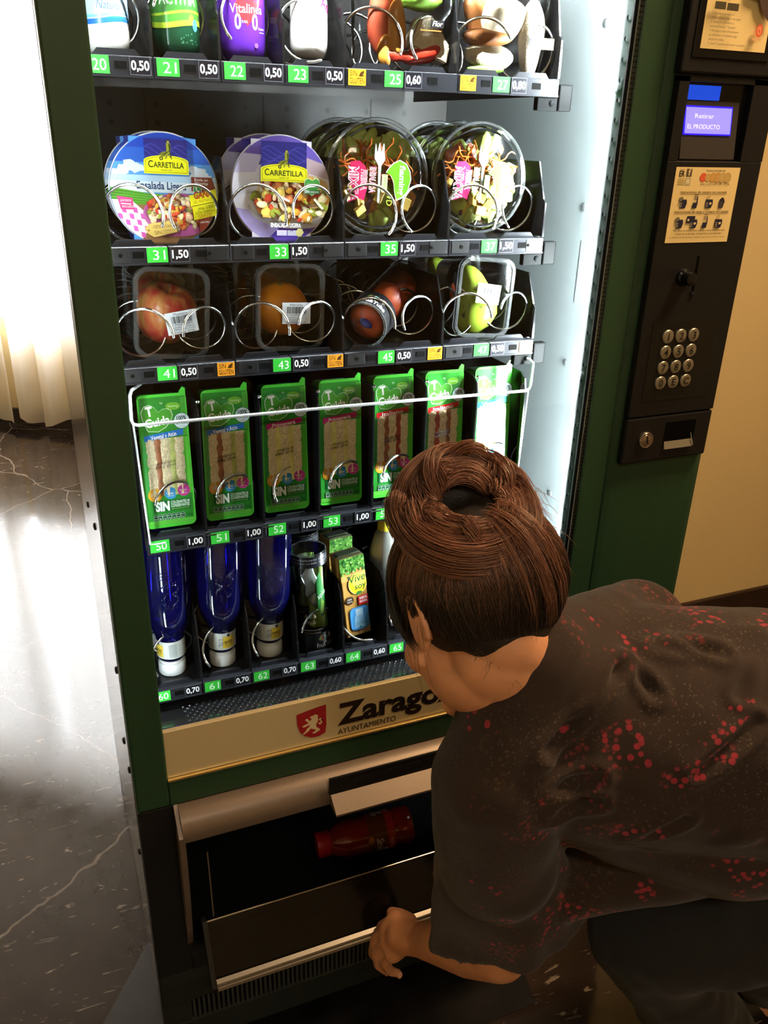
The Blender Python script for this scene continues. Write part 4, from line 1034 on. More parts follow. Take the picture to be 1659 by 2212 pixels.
def sleeve_salad(label, loc, rot, design, seed):
    t = thing('salad_bowl', label, 'salad bowl', loc, rot, 'salad bowls in card sleeves')
    rg = random.Random(seed)
    M = Matrix.Rotation(-pi / 2, 4, 'X')
    bm = BM(); lathe(bm, [(0.0645, 0.0012), (0.0645, 0.004), (0.060, 0.006), (0.056, 0.03), (0.050, 0.044), (0.001, 0.045)], 64, 0, M); obj('plastic_bowl', bm, WPL, t, smooth=True)
    bm = BM(); prism(bm, [(a * 0.001, b * 0.001) for a, b in card_outline()], 'y', 0.0, 0.0008)
    box(bm, -0.039, 0.039, 0.0, 0.046, 0.0575, 0.0582); box(bm, -0.039, 0.039, 0.0, 0.046, -0.0572, -0.0565); box(bm, -0.039, 0.039, 0.046, 0.0467, -0.0572, 0.0582)
    s = obj('card_sleeve', bm, mat('sleeve_card_' + design, c3(60, 70, 170) if design == 'a' else c3(92, 78, 180), 0.35), t)
    p = PrC(CLIP)
    if design == 'a':
        p.clip = None; p.poly([(a * 0.995, b * 0.995) for a, b in card_outline()], c3(88, 160, 230)); p.clip = CLIP
        p.rect(-39, 50, 39, 57.5, c3(30, 60, 170)); p.poly([(-64, 30), (64, 30), (64, 64), (-64, 64)], c3(40, 100, 205)); p.poly([(-50, 46), (50, 46), (50, 64), (-50, 64)], c3(26, 72, 186))
        for x, y, r in ((-40, 26, 8), (-32, 24, 9), (-46, 22, 7), (36, 24, 7), (44, 20, 8), (40, 16, 9), (-52, 16, 9), (52, 14, 6)):
            p.poly(blob(x, y, r, rg, 14, 0.7), c3(226, 238, 250))
        p.rect(-64, -3, 64, 14, c3(232, 244, 252)); p.rect(-64, 9, 64, 16, c3(190, 224, 248))
        p.poly([(-64, 2), (-20, -4), (64, -8), (64, -20), (-64, -20)], c3(104, 176, 60))
        for i in range(6): p.poly([(-64, 0 - i * 3.2), (-10, -6 - i * 2.5), (-10, -7 - i * 2.5), (-64, -1.6 - i * 3.2)], c3(70, 140, 40))
        p.rect(-64, -64, 64, -17, c3(150, 110, 70)); p.poly([(-64, -12), (-40, -12), (-14, -34), (-30, -58), (-64, -50)], c3(250, 236, 244))
        for i in range(7):
            for j in range(5):
                if (i + j) % 2: p.poly([(-58 + i * 6.5 + j * 2, -20 - j * 7), (-53 + i * 6.5 + j * 2, -21 - j * 7), (-52 + i * 6.5 + j * 2, -27 - j * 7), (-57 + i * 6.5 + j * 2, -26 - j * 7)], c3(222, 96, 186))
        p.poly([(-56, -8), (-38, -10), (-37, -23), (-52, -23)], c3(232, 70, 140)); p.text('¡LLEVA TENEDOR!', -46, -14, 2.2, WHITE, width=13); p.text('INCLUIDO', -44, -21, 2.6, WHITE, width=13); p.poly([(-52, -17), (-40, -17.5), (-40, -16.3), (-52, -16)], WHITE)
        p.poly(ell(14, -26, 41, 23, rot=0.05), c3(206, 110, 176)); p.poly(ell(13, -24, 38, 19.5, rot=0.05), c3(180, 90, 150)); p.poly(ell(10, -44, 34, 9), c3(212, 106, 184))
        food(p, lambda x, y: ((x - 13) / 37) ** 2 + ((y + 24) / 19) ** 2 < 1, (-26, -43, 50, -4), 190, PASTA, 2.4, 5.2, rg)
        p.text('Ensalada Ligera', -4, 1.0, 8.2, c3(28, 52, 100), 'C', width=58, bold=0.02)
        p.clip = None
        p.poly([(31, 16), (56, 16), (60, 3), (60, 0), (31, 0)], c3(120, 50, 38)); p.text('Envía un', 43, 11.6, 3.2, WHITE, width=16); p.text('WhatsApp', 43, 7.6, 3.2, WHITE, width=16)
        p.poly(ell(38, 2.2, 5.2), c3(238, 244, 238)); p.poly(ell(38, 2.2, 4.5), c3(60, 160, 84)); p.poly([(36, 4.6), (37, 5), (37.6, 3), (37, 2.4), (39, 0.6), (40, 1.2), (41.2, 0), (40.4, -1), (38.4, -0.6), (36, 2)], WHITE)
        p.poly([(28, -5), (60, 3.5), (62, -10), (30, -18)], YEL); p.text('GANA', 45, -6.6, 7.5, c3(196, 60, 40), 'C', width=23, rot=0.2, bold=0.04, shear=0.1); p.text('¡AL INSTANTE!', 46, -11.8, 3.2, c3(170, 110, 20), 'C', width=26, rot=0.2)
        p.poly([(31, -17.5), (62, -10.5), (60, -27), (33, -33)], YEL); p.poly([(31, -17), (62, -10), (62, -10.7), (31, -17.8)], OLIVE); p.text('¡Hay 3.000', 48, -19.5, 3.4, OLIVE, 'C', width=20, rot=0.2); p.text('LOTES CARRETILLA', 47, -24, 2.6, OLIVE, 'C', width=24, rot=0.2); p.text('GRATIS!', 47, -29, 4, c3(196, 90, 40), 'C', width=17, rot=0.2)
        p.poly([(38, -32), (54, -28), (48, -42), (40, -47)], c3(120, 44, 34)); p.text('¡PARTICIPA!', 46, -36, 2, WHITE, width=11, rot=0.1)
        p.poly([(-26, -43), (-20, -38), (8, -34), (12, -47), (-16, -54), (-24, -49)], c3(206, 176, 96)); p.text('100%', -12, -43.5, 4.0, c3(110, 80, 20), 'C', width=9, rot=0.1); p.text('NATURALES', 1, -42, 3.2, c3(110, 80, 20), 'C', width=15, rot=0.1); p.text('SIN', -11, -50.5, 4.4, c3(110, 80, 20), 'C', width=8, rot=0.1); p.text('CONSERVANTES', 2, -46.6, 2.2, c3(110, 80, 20), 'C', width=16, rot=0.1); p.text('ADITIVOS AÑADIDOS', 2, -49.6, 2.0, c3(110, 80, 20), 'C', width=17, rot=0.1); p.poly(ell(-22, -46, 1), c3(110, 80, 20))
        logo(p, 2.5, 50, 18, 56)
    else:
        p.clip = None; p.poly([(a * 0.995, b * 0.995) for a, b in card_outline()], c3(236, 232, 244)); p.clip = CLIP
        p.poly([(-64, 30), (64, 26), (64, 64), (-64, 64)], c3(112, 92, 190)); p.poly([(-64, 18), (-34, 20), (-24, 40), (-64, 42)], c3(206, 200, 236)); p.poly([(30, 40), (64, 30), (64, 14), (30, 22)], c3(206, 180, 190))
        p.clip = CLIP; p.poly([(-64, -30), (0, -30), (64, -30), (64, -64), (-64, -64)], c3(96, 70, 176)); p.rect(-39, -57, 39, -46, c3(84, 60, 170)); p.poly([(-60, -22), (-30, -26), (0, -42), (-20, -60), (-50, -50)], c3(176, 164, 222))
        p.poly(ell(14, -22, 58, 24, rot=-0.04), c3(196, 196, 206)); p.poly(ell(12, -16, 56, 22, rot=-0.05), c3(235, 235, 240))
        p.poly(ell(14, -9, 50, 27), c3(240, 214, 170)); p.poly(ell(20, 6, 42, 14), c3(236, 200, 150))
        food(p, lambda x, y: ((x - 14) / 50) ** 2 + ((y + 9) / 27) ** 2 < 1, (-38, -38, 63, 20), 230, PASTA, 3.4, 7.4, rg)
        for (x0, y0, x1, y1) in ((20, 6, 30, -2), (40, -10, 52, -22), (-6, -8, 8, -14)):
            dx, dy = x1 - x0, y1 - y0
            p.poly([(x0 + dx * t - dy * 0.18, y0 + dy * t + dx * 0.18) for t in (0, .5, 1)] + [(x0 + dx * t, y0 + dy * t) for t in (1, .5, 0)], c3(246, 240, 216))
        p.text('ENSALADA LIGERA', 4, -44, 5.0, WHITE, 'C', width=40, bold=0.03); p.clip = None
        p.rect(-8, -54, 5, -47.5, c3(206, 200, 232)); p.rect(6, -54, 18, -47.5, c3(190, 186, 216)); p.text('160', 11, -49.6, 2.2, c3(90, 80, 140)); p.poly(blob(22, -50, 5, rg, 16, 1, 0, 0.15), c3(206, 200, 130))
        logo(p, 1.5, 58, 10, 56)
        hc = c3(70, 160, 66)
        def heart(s, col): p.poly([(38 + s * a, 6 + s * b) for a, b in ((0, -11), (7, -5), (10, 2), (9, 7), (5, 9), (0, 6.5), (-5, 9), (-9, 7), (-10, 2), (-7, -5))], col)
        heart(1.06, c3(216, 236, 206)); heart(1.0, hc); p.poly(rrect(21, 5, 1, 3, 38, -0.5), c3(40, 112, 60)); p.text('SIN', 31, -2, 3.4, WHITE, 'C', width=6, bold=0.03); p.text('CONSERVANTES', 41, -1.8, 2.2, WHITE, 'C', width=12); p.text('CONSERVADO', 38, 7.5, 1.8, WHITE, width=14); p.text('NATURALMENTE', 38, 4.8, 1.8, WHITE, width=15)
    p.build('sleeve_printing', flat(-0.0001), PRINT, s)
    return t
zs = Z3 + 0.0108 + 0.0595
sA = sleeve_salad('round salad bowl in sky blue card sleeve, leftmost on the salad tray', (0.0815, 0.032, zs), (radians(-2), radians(2), 0), 'a', 5)
sB = sleeve_salad('round salad bowl in violet card sleeve, beside the sky blue one', (0.2265, 0.032, zs), (radians(-2), radians(2), 0), 'b', 9)
dup(sB, (0.2235, 0.106, zs), (radians(-1), radians(1), 0), 'violet card sleeve salad bowl behind the front violet one')
dup(sA, (0.083, 0.106, zs), (radians(-1), radians(-1), 0), 'sky blue card sleeve salad bowl behind the front blue one')

# --- clear domed salad bowls
MAG = c3(190, 30, 84)
def clear_salad(label, loc, rot, seed, full=True):
    t = thing('salad_tub', label, 'salad bowl', loc, rot, 'clear domed salad bowls')
    rg = random.Random(seed); M = Matrix.Rotation(-pi / 2, 4, 'X')
    bm = BM(); lathe(bm, [(0.071, 0.0), (0.073, 0.001), (0.073, 0.0035), (0.067, 0.004), (0.063, 0.012), (0.054, 0.036), (0.046, 0.040), (0.001, 0.041)], 64, 0, M); obj('bowl', bm, CLEAR, t, smooth=True)
    bm = BM(); lathe(bm, [(0.0735, 0.001), (0.0735, -0.002), (0.069, -0.0035), (0.064, -0.004), (0.060, -0.012), (0.056, -0.0145), (0.001, -0.0155)], 64, 0, M); lid = obj('lid', bm, CLEAR, t, smooth=True)
    bm = BM(); tube(bm, [(0.0705 * cos(2 * pi * k / 64), -0.0025, 0.0705 * sin(2 * pi * k / 64)) for k in range(65)], 0.0022, 8); obj('lid_rim', bm, CLEARH, lid, smooth='all')
    def heap(name, n, m_, zlo, zhi, kind):
        bm = BM()
        for i in range(n):
            for _ in range(40):
                x, z = rg.uniform(-0.055, 0.055), rg.uniform(zlo, zhi)
                if x * x + z * z < 0.052 ** 2: break
            y = rg.uniform(-0.001, 0.014) + (0.006 if kind == 'leaf' else 0.0)
            ro = Matrix.Rotation(rg.uniform(0, 6), 3, 'Y') @ Matrix.Rotation(rg.uniform(-0.6, 0.6), 3, 'X')
            if kind == 'cube':
                b2 = BM(); box(b2, -0.008, 0.008, -0.003, 0.003, -0.006, 0.006, bev=0.001, seg=1)
                me = bpy.data.meshes.new('tmp'); b2.transform(Matrix.Translation((x, y - 0.004, z)) @ ro.to_4x4()); b2.to_mesh(me); b2.free(); bm.from_mesh(me); bpy.data.meshes.remove(me)
            elif kind == 'shred':
                pts = [Vector((x, y - 0.004, z)) + ro @ Vector((q * 0.006, 0.002 * sin(q), 0.004 * sin(q * 1.3 + i))) for q in (-3, -2, -1, 0, 1, 2, 3)]
                tube(bm, pts, 0.0011, 5)
            else: lumpy(bm, (x, y, z), rg.uniform(0.012, 0.02), 0.005, rg.uniform(0.009, 0.014), i + seed, 0.55, rot=ro, sub=2)
        return obj(name, bm, m_, t, smooth=True)
    if full:
        heap('lettuce', 50, mat('pale_lettuce', c3(190, 214, 110), 0.4, var=0.35, vscale=40), -0.05, 0.05, 'leaf'); heap('ham', 11, HAMM, 0.010, 0.034, 'leaf'); heap('carrot_shreds', 60, CARR, 0.0, 0.034, 'shred')
        heap('cheese', 11, CHEE, -0.046, -0.004, 'cube'); heap('croutons', 10, mat('crouton', c3(220, 150, 74), 0.7, var=0.25, vscale=90, bump=0.5), -0.042, -0.012, 'leaf'); heap('red_cabbage', 6, mat('cabbage', c3(96, 52, 84), 0.4, var=0.2), -0.046, 0.0, 'leaf')
    else: heap('lettuce', 22, mat('pale_lettuce'), -0.05, 0.04, 'leaf')
    bm = BM()
    fo = [(-8, 20), (-7.4, 30), (-6.6, 30), (-5.2, 21), (-4.2, 21), (-2.2, 31), (-1.0, 31), (0.6, 21.5), (1.6, 21.5), (3.6, 31), (4.8, 31), (5.6, 21), (7, 12), (2, 4), (1.5, -40), (0, -42), (-1.5, -40), (-2, 4), (-8, 12)]
    prism(bm, [(a * 0.001 - 0.002, b * 0.001 + 0.01) for a, b in fo], 'y', -0.0115, -0.0095); obj('fork', bm, mat('white_fork', (0.75, 0.8, 0.8), 0.3), t)
    p = Pr()
    p.poly([(-46, 8), (-44, 16), (-32, 18), (-24, 12), (-21, 0), (-20, -14), (-24, -30), (-36, -26), (-44, -10)], MAG)
    for e, cc in ((0.06, WHITE), (0.0, MAG)):
        p.text('MIXTA', -46, 11, 13, cc, 'L', rot=-pi / 2, width=44, bold=0.05 if e else 0.0); p.text('FRESCA', -29, 8, 8, cc, 'L', rot=-pi / 2, width=26, bold=0.05 if e else 0); p.text('ENSALADA', -17, 12, 8, cc, 'L', rot=-pi / 2, width=32, bold=0.05 if e else 0)
    LG = c3(98, 200, 30)
    leaf = [(22, -26), (30, -22), (37, -14), (41, 0), (39, 10), (34, 18), (24, 22), (16, 18), (10, 12), (6, 6), (12, 4), (17, -4), (19, -16)]
    cxl = sum(a for a, b in leaf) / len(leaf); cyl = sum(b for a, b in leaf) / len(leaf)
    p.poly([(cxl + (a - cxl) * 1.06, cyl + (b - cyl) * 1.06) for a, b in leaf][::-1], WHITE); p.poly(leaf[::-1], LG)
    p.text('ñaming', 25, 16, 8, WHITE, 'L', rot=-pi / 2, width=36, bold=0.02)
    p.rect(0, -18, 8, 4, c3(198, 222, 150)); p.text('FRESCA', 3, 3, 3, c3(60, 140, 40), 'L', rot=-pi / 2, width=20); p.text('VD', 8, -20, 8, c3(160, 210, 60), 'L', rot=-pi / 2, width=14)
    p.build('lid_printing', flat(-0.0152), PRINT, lid)
    return t
zm = Z3 + 0.0108 + 0.0742
mA = clear_salad('clear domed salad bowl with white fork, right of the violet sleeve bowl', (0.3605, 0.042, zm), (radians(-5), radians(4), 0), 3)
mB = clear_salad('clear domed salad bowl with white fork, at the right end of the salad tray', (0.5125, 0.042, zm), (radians(-5), radians(6), 0), 14)
mC = clear_salad('clear domed salad bowl directly behind the left domed one', (0.3595, 0.112, zm), (radians(-3), 0.02, 0), 4, False)
dup(mC, (0.361, 0.19, zm), (radians(-3), 0.05, 0), 'clear domed salad bowl, third back behind the left domed one')
dup(mC, (0.514, 0.112, zm), (radians(-3), 0, 0), 'clear domed salad bowl directly behind the right-end domed one')
dup(mC, (0.517, 0.19, zm), (radians(-3), 0, 0), 'clear domed salad bowl, third back behind the right-end one')
# --- fruit in clear tubs
def streak_mat(name, base, col2, thr=0.5, sc=(26, 26, 3), rough=0.28, bump=0.0, speck=None):
    if name in MATS: return MATS[name]
    m = bpy.data.materials.new(name); m.use_nodes = True
    nt = m.node_tree; b = nt.nodes['Principled BSDF']; L = nt.links.new
    tc = nd(nt, 'ShaderNodeTexCoord'); mp = nd(nt, 'ShaderNodeMapping'); mp.inputs['Scale'].default_value = sc
    n = nd(nt, 'ShaderNodeTexNoise'); n.inputs['Scale'].default_value = 2.5; n.inputs['Detail'].default_value = 5
    L(tc.outputs['Object'], mp.inputs[0]); L(mp.outputs[0], n.inputs[0])
    r = nd(nt, 'ShaderNodeValToRGB'); r.color_ramp.elements[0].position = thr - 0.16; r.color_ramp.elements[1].position = thr + 0.16
    r.color_ramp.elements[0].color = (*base, 1); r.color_ramp.elements[1].color = (*col2, 1)
    L(n.outputs['Fac'], r.inputs[0]); last = r.outputs[0]
    if speck:
        n2 = nd(nt, 'ShaderNodeTexNoise'); n2.inputs['Scale'].default_value = 90; L(tc.outputs['Object'], n2.inputs[0])
        r2 = nd(nt, 'ShaderNodeValToRGB'); r2.color_ramp.elements[0].position = 0.64; r2.color_ramp.elements[1].position = 0.72; r2.color_ramp.elements[0].color = (0, 0, 0, 1)
        L(n2.outputs['Fac'], r2.inputs[0])
        mx = nd(nt, 'ShaderNodeMix', data_type='RGBA'); mx.inputs['B'].default_value = (*speck, 1)
        L(r2.outputs[0], mx.inputs['Factor']); L(last, mx.inputs['A']); last = mx.outputs['Result']
    L(last, b.inputs['Base Color']); b.inputs['Roughness'].default_value = rough
    if bump:
        n3 = nd(nt, 'ShaderNodeTexNoise'); n3.inputs['Scale'].default_value = 600; L(tc.outputs['Object'], n3.inputs[0])
        bu = nd(nt, 'ShaderNodeBump'); bu.inputs['Strength'].default_value = bump; bu.inputs['Distance'].default_value = 0.001
        L(n3.outputs['Fac'], bu.inputs['Height']); L(bu.outputs[0], b.inputs['Normal'])
    MATS[name] = m
    return m
APPLE = streak_mat('apple_skin', c3(190, 52, 50), c3(226, 168, 92), 0.56)
ORANGEM = streak_mat('orange_peel', c3(240, 140, 12), c3(246, 156, 24), 0.5, bump=0.35, rough=0.35)
PEAR = streak_mat('pear_skin', c3(176, 196, 66), c3(146, 172, 52), 0.5, (20, 20, 20), speck=c3(90, 80, 40))
STEMM = mat('brown_stem', c3(74, 54, 34), 0.7, var=0.2)
TUBW, TUBH, TUBD = 0.094, 0.113, 0.084
def tub(kind, label, loc, rot, rnd):
    t = thing('fruit_tub', label, 'fruit tub', loc, rot, 'fruit in clear tubs')
    # open side faces the customer: rounded-rectangle frustum with a flange
    bm = BM(); rings = []
    for (sc, y, r) in ((1.0, 0.0, .018), (1.0, 0.003, .018), (0.93, 0.0035, .016), (0.91, 0.02, .016), (0.82, TUBD - 0.006, .014), (0.77, TUBD, .012)):
        rings.append([bm.verts.new((a, y, b)) for a, b in rrect(TUBW * sc, TUBH * (sc if sc > .95 else sc + 0.02), r, 6)])
    for A, B in zip(rings, rings[1:]):
        for i in range(len(A)): bm.faces.new((A[i], A[(i + 1) % len(A)], B[(i + 1) % len(A)], B[i]))
    bm.faces.new(rings[-1])
    obj('tub', bm, CLEAR, t, smooth=True)
    bm = BM(); A = [(a, b) for a, b in rrect(TUBW + 0.002, TUBH + 0.002, .019, 7)]; B = [(a, b) for a, b in rrect(TUBW - 0.011, TUBH - 0.011, .014, 7)]
    R = [[bm.verts.new((a, y, b)) for a, b in P_] for P_, y in ((A, 0.002), (A, -0.0022), ([(x * .985, z * .985) for x, z in A], -0.0032), ([(x * 1.03, z * 1.03) for x, z in B], -0.0030), (B, -0.001), (B, 0.002))]
    for P_, Q in zip(R, R[1:]):
        for i in range(len(P_)): bm.faces.new((P_[i], P_[(i + 1) % len(P_)], Q[(i + 1) % len(P_)], Q[i]))
    lid = obj('lid_rim', bm, CLEARH, t, smooth=True)
    bm = BM(); f_ = [bm.verts.new((a, -0.0008, b)) for a, b in B]; bm.faces.new(f_); obj('lid_film', bm, CLEAR, lid)
    cz = -0.006
    if kind == 'apple':
        pr = [(0.0005, -0.031), (0.008, -0.034), (0.016, -0.0345), (0.025, -0.030), (0.034, -0.016), (0.039, 0.002), (0.0395, 0.012), (0.036, 0.024), (0.027, 0.033), (0.016, 0.0355), (0.008, 0.032), (0.003, 0.026), (0.0005, 0.024)]
        bm = BM(); lathe(bm, pr, 44, 0, Matrix.Translation((0, 0.044, cz)) @ Matrix.Rotation(rnd, 4, 'Z') @ Matrix.Rotation(0.35, 4, 'X'), cap=False)
        f = obj('apple', bm, APPLE, t, smooth='all')
        bm = BM(); tube(bm, [(0, 0.034, cz + 0.022), (0.001, 0.030, cz + 0.034), (0.003, 0.028, cz + 0.04)], 0.0012, 6); obj('stem', bm, STEMM, f)
        st = (0.012, -0.004, radians(12), (255, 255, 252))
    elif kind == 'orange':
        bm = BM(); lumpy(bm, (0, 0.042, cz), 0.0375, 0.0365, 0.0365, 3, 0.025, sub=4); f = obj('orange', bm, ORANGEM, t, smooth='all')
        bm = BM(); lathe(bm, [(0.0035, 0), (0.002, 0.001), (0.0005, 0.001)], 10, 0, Matrix.Translation((-0.006, 0.028, cz + 0.0337)) @ Matrix.Rotation(0.4, 4, 'X')); obj('stem', bm, mat('green_calyx', c3(110, 130, 60), 0.6), f)
        st = (0.008, -0.001, 0.0, None)
    else:
        pr = [(0.0005, -0.050), (0.008, -0.0515), (0.018, -0.048), (0.029, -0.036), (0.0345, -0.018), (0.033, -0.002), (0.027, 0.014), (0.021, 0.026), (0.017, 0.038), (0.011, 0.046), (0.004, 0.049), (0.0005, 0.049)]
        bm = BM(); rings = lathe(bm, pr, 40, 0, cap=False)
        for v in bm.verts:
            z = v.co.z; v.co.x += 0.016 * (1 - ((z + 0.01) / 0.05) ** 2) - 0.004; v.co += Vector((0.002 * noise.noise(v.co * 40), 0.040, cz))
        f = obj('pear', bm, PEAR, t, smooth='all')
        bm = BM(); tube(bm, [(-0.0145, 0.040, cz + 0.047), (-0.017, 0.038, cz + 0.053), (-0.021, 0.038, cz + 0.056)], 0.0014, 6); lathe(bm, [(0.004, -0.0515), (0.002, -0.053), (0.0005, -0.0525)], 8, 0, Matrix.Translation((-0.006, 0.034, cz))); obj('stem', bm, STEMM, f)
        st = (0.006, 0.012, radians(-4), None)
    p = Pr(0.05); rg = random.Random(int(rnd * 100) + 3); GY = c3(70, 74, 84)
    p.rect(-20, -14, 20, 14, c3(240, 246, 250))
    p.text({'apple': 'Manzana', 'orange': 'Naranja', 'pear': 'Pera'}[kind], 0, 9.5, 3.2, GY, 'C', width=18); x = -13
    while x < 14:
        wq = rg.choice((0.5, 0.5, 0.9, 1.3)); p.rect(x, -0.5, x + wq, 8.5, c3(40, 44, 52)); x += wq + rg.choice((0.5, 0.8))
    p.text('8 470004 23891', 0, -3.2, 1.9, GY, 'C', width=27); p.text('Manipulado por Huerta', 0, -6.2, 1.9, GY, 'C', width=30); p.text('ZARAGOZA, 21.24', 0, -9.2, 1.9, GY, 'C', width=30); p.text('F. Envasado  01/06', -1, -12.8, 2.2, GY, 'C', width=30)
    stx, stz, sr, _ = st
    def mp_(u, v, h):
        x, z = stx + u * cos(sr) - v * sin(sr), cz + stz + u * sin(sr) + v * cos(sr)
        return Vector((x, -0.0011 - h, z))
    p.build('price_sticker', mp_, PAPER, lid)
    return t
zt = Z4 + 0.0108 + TUBH / 2 + 0.001
t1_ = tub('apple', 'clear tub with a red apple, leftmost on the fruit tray', (0.0785, 0.030, zt), (radians(-3), radians(5), radians(3)), 0.4)
t2_ = tub('orange', 'clear tub with an orange, between the apple tub and the fruit tube', (0.2345, 0.030, zt), (radians(-3), radians(3), radians(3)), 0.9)
t3_ = tub('pear', 'clear tub with a green pear at the right end of the fruit tray', (0.5275, 0.030, zt), (radians(-3), radians(5), radians(4)), 1.4)
dup(t1_, (0.077, 0.118, zt), (radians(-2), radians(1), 0), 'clear tub with an apple in the shade behind the front apple tub')
dup(t2_, (0.226, 0.118, zt), (radians(-2), 0, 0), 'clear tub with an orange in the shade behind the front orange tub')
dup(t3_, (0.515, 0.118, zt), (radians(-2), radians(2), 0), 'clear tub with a pear behind the front pear tub')

# --- fruit tubes with printed black bands
FRUITC = [c3(206, 70, 60), c3(120, 180, 70), c3(160, 210, 200), c3(226, 150, 60)]
def fruit_icons(p, x, y, s):
    rg = random.Random(4)
    for dx, col, k in ((-7, c3(150, 178, 96), 'a'), (0, c3(150, 200, 190), 'p'), (7, c3(236, 232, 222), 'o')):
        for i in range(26):
            a, r_ = rg.uniform(0, 6.28), rg.uniform(0, 1) ** 0.5
            cc = c3(200, 80, 70) if (k == 'a' and cos(a) > 0.4) else col
            p.poly(ell(x + s * (dx + 3.6 * r_ * cos(a)), y + s * (3.8 * r_ * sin(a) * (1.15 if k == 'p' else 1)), s * 0.72, n=8), cc, layer=4)
        p.poly(ell(x + s * (dx + 0.6), y + s * 4.8, s * 1.3, s * 0.5, rot=0.5, n=10), c3(150, 90, 60), layer=4)
def fruit_tube(label, loc, rot, fill):
    t = thing('fruit_tube', label, 'fruit tube', loc, rot, 'printed fruit tubes')
    Rt, H = (0.0285, 0.172) if fill == 'celery' else (0.0345, 0.20)
    bm = BM(); lathe(bm, [(Rt - 0.004, 0.0), (Rt, 0.0015), (Rt, H - 0.001), (Rt - 0.002, H)], 48, cap=(fill != 'celery')); obj('tube_wall', bm, CLEAR, t, smooth=True)
    bm = BM(); tube(bm, [((Rt - 0.001) * cos(a), (Rt - 0.001) * sin(a), 0.0022) for a in [2 * pi * k / 40 for k in range(41)]], 0.002, 8); tube(bm, [((Rt - 0.0005) * cos(a), (Rt - 0.0005) * sin(a), H) for a in [2 * pi * k / 40 for k in range(41)]], 0.001, 8); obj('tube_rim', bm, CLEARH, t, smooth='all')
    p = Pr(0.03); BK = c3(20, 20, 23); PIR = pi * Rt * 1000
    if fill == 'celery':
        p.rect(-PIR, 2, PIR, 33, BK, layer=1); fruit_icons(p, 11, 24, 1.15); p.text('Fru&Tube', 11, 7, 8.2, WHITE, 'C', layer=5, width=31)
        p.rect(-PIR, 151, PIR, 170, c3(30, 31, 36), layer=1)
        for k in range(4):
            p.text('La forma más natural de comer fruta', -62 + k * 46, 163.5, 2.9, c3(190, 195, 205), 'C', width=43, layer=5); p.text('Pensado para llevar: snack saludable', -62 + k * 46, 158, 2.9, c3(170, 176, 186), 'C', width=43, layer=5)
        p.build('printed_band', wrap(Rt), PRINT, t, cut=0.004)
        p = Pr(0.03); fruit_icons(p, -12, 66, 0.9); p.text('Fru&', -12, 52, 8, c3(216, 216, 206), 'C', width=16); p.text('naturalmente a gajos', -8, 40, 3, c3(150, 140, 128), 'C', width=30); p.text('LISTO PARA COMER', -10, 34, 3, c3(150, 140, 128), 'C', width=28)
        p.build('printed_lettering', wrap(Rt), PRINT, t, cut=0.004)
        bm = BM(); rg = random.Random(6)
        for i in range(5):
            x, y = 0.008 + rg.uniform(-0.007, 0.010), rg.uniform(-0.014, 0.004)
            pts = [(x, y, 0.035), (x + 0.001, y, 0.07), (x + rg.uniform(-.004, .004), y + 0.002, 0.105), (x + rg.uniform(-.006, .006), y + 0.003, 0.138)]
            tube(bm, pts, 0.0085, 8, taper=lambda q: 1 - 0.35 * q)
        obj('green_sticks', bm, streak_mat('celery_green', c3(216, 230, 140), c3(100, 184, 66), 0.5, (60, 60, 4)), t, smooth='all')
        bm = BM(); lumpy(bm, (-0.003, -0.012, 0.118), 0.012, 0.006, 0.026, 8, 0.7); lumpy(bm, (0.002, -0.010, 0.092), 0.012, 0.006, 0.02, 2, 0.7); obj('sachet', bm, clear_mat('crumpled_film', (0.8, 0.85, 0.85), 0.12, 0.1, haze=0.3), t, smooth='all')
        p = Pr(0.03); GG = c3(54, 140, 70)
        p.poly([(0, 120), (6, 134), (9, 140), (14, 120), (18, 92), (15, 62), (8, 60), (2, 80)], GG); p.poly([(6, 66), (13, 64), (16, 84), (10, 92)], c3(150, 200, 80)); p.text('apio', 5, 92, 9, WHITE, 'L', rot=0.5, width=18)
        p.build('sachet_printing', wrap(Rt - 0.004), PRINT, t, cut=0.004)
    else:
        p.rect(-PIR, 3, PIR, 48, BK, layer=1); fruit_icons(p, -2, 28, 1.5); p.text('Fru&Tube', -2, 8, 9.5, WHITE, 'C', layer=5, width=42)
        p.build('printed_band', wrap(Rt), PRINT, t, cut=0.004)
        PEACH = streak_mat('peach_skin', c3(214, 104, 40), c3(186, 72, 52), 0.5, (14, 14, 14), rough=0.45)
        for k in range(3):
            bm = BM(); lumpy(bm, (0, 0, 0.033 + 0.063 * k), 0.0325, 0.0325, 0.0315, k + 2, 0.04); f = obj('peach', bm, PEACH, t, smooth='all')
        bm = BM(); lathe(bm, [(0.011, 0), (0.008, -0.0006), (0.001, -0.0008)], 24, 0, Matrix.Translation((0.002, -0.004, 0.0007)) @ Matrix.Diagonal((1, 0.62, 1, 1))); s_ = obj('round_sticker', bm, mat('navy_sticker', c3(40, 36, 110), 0.35), t)
        bm = BM(); lathe(bm, [(0.035, H - 0.012), (0.0355, H), (0.001, H)], 40); obj('tube_cap', bm, clear_mat('smoky_cap', (0.3, 0.3, 0.3), 0.06, 0.15), t, smooth=True)
    return t
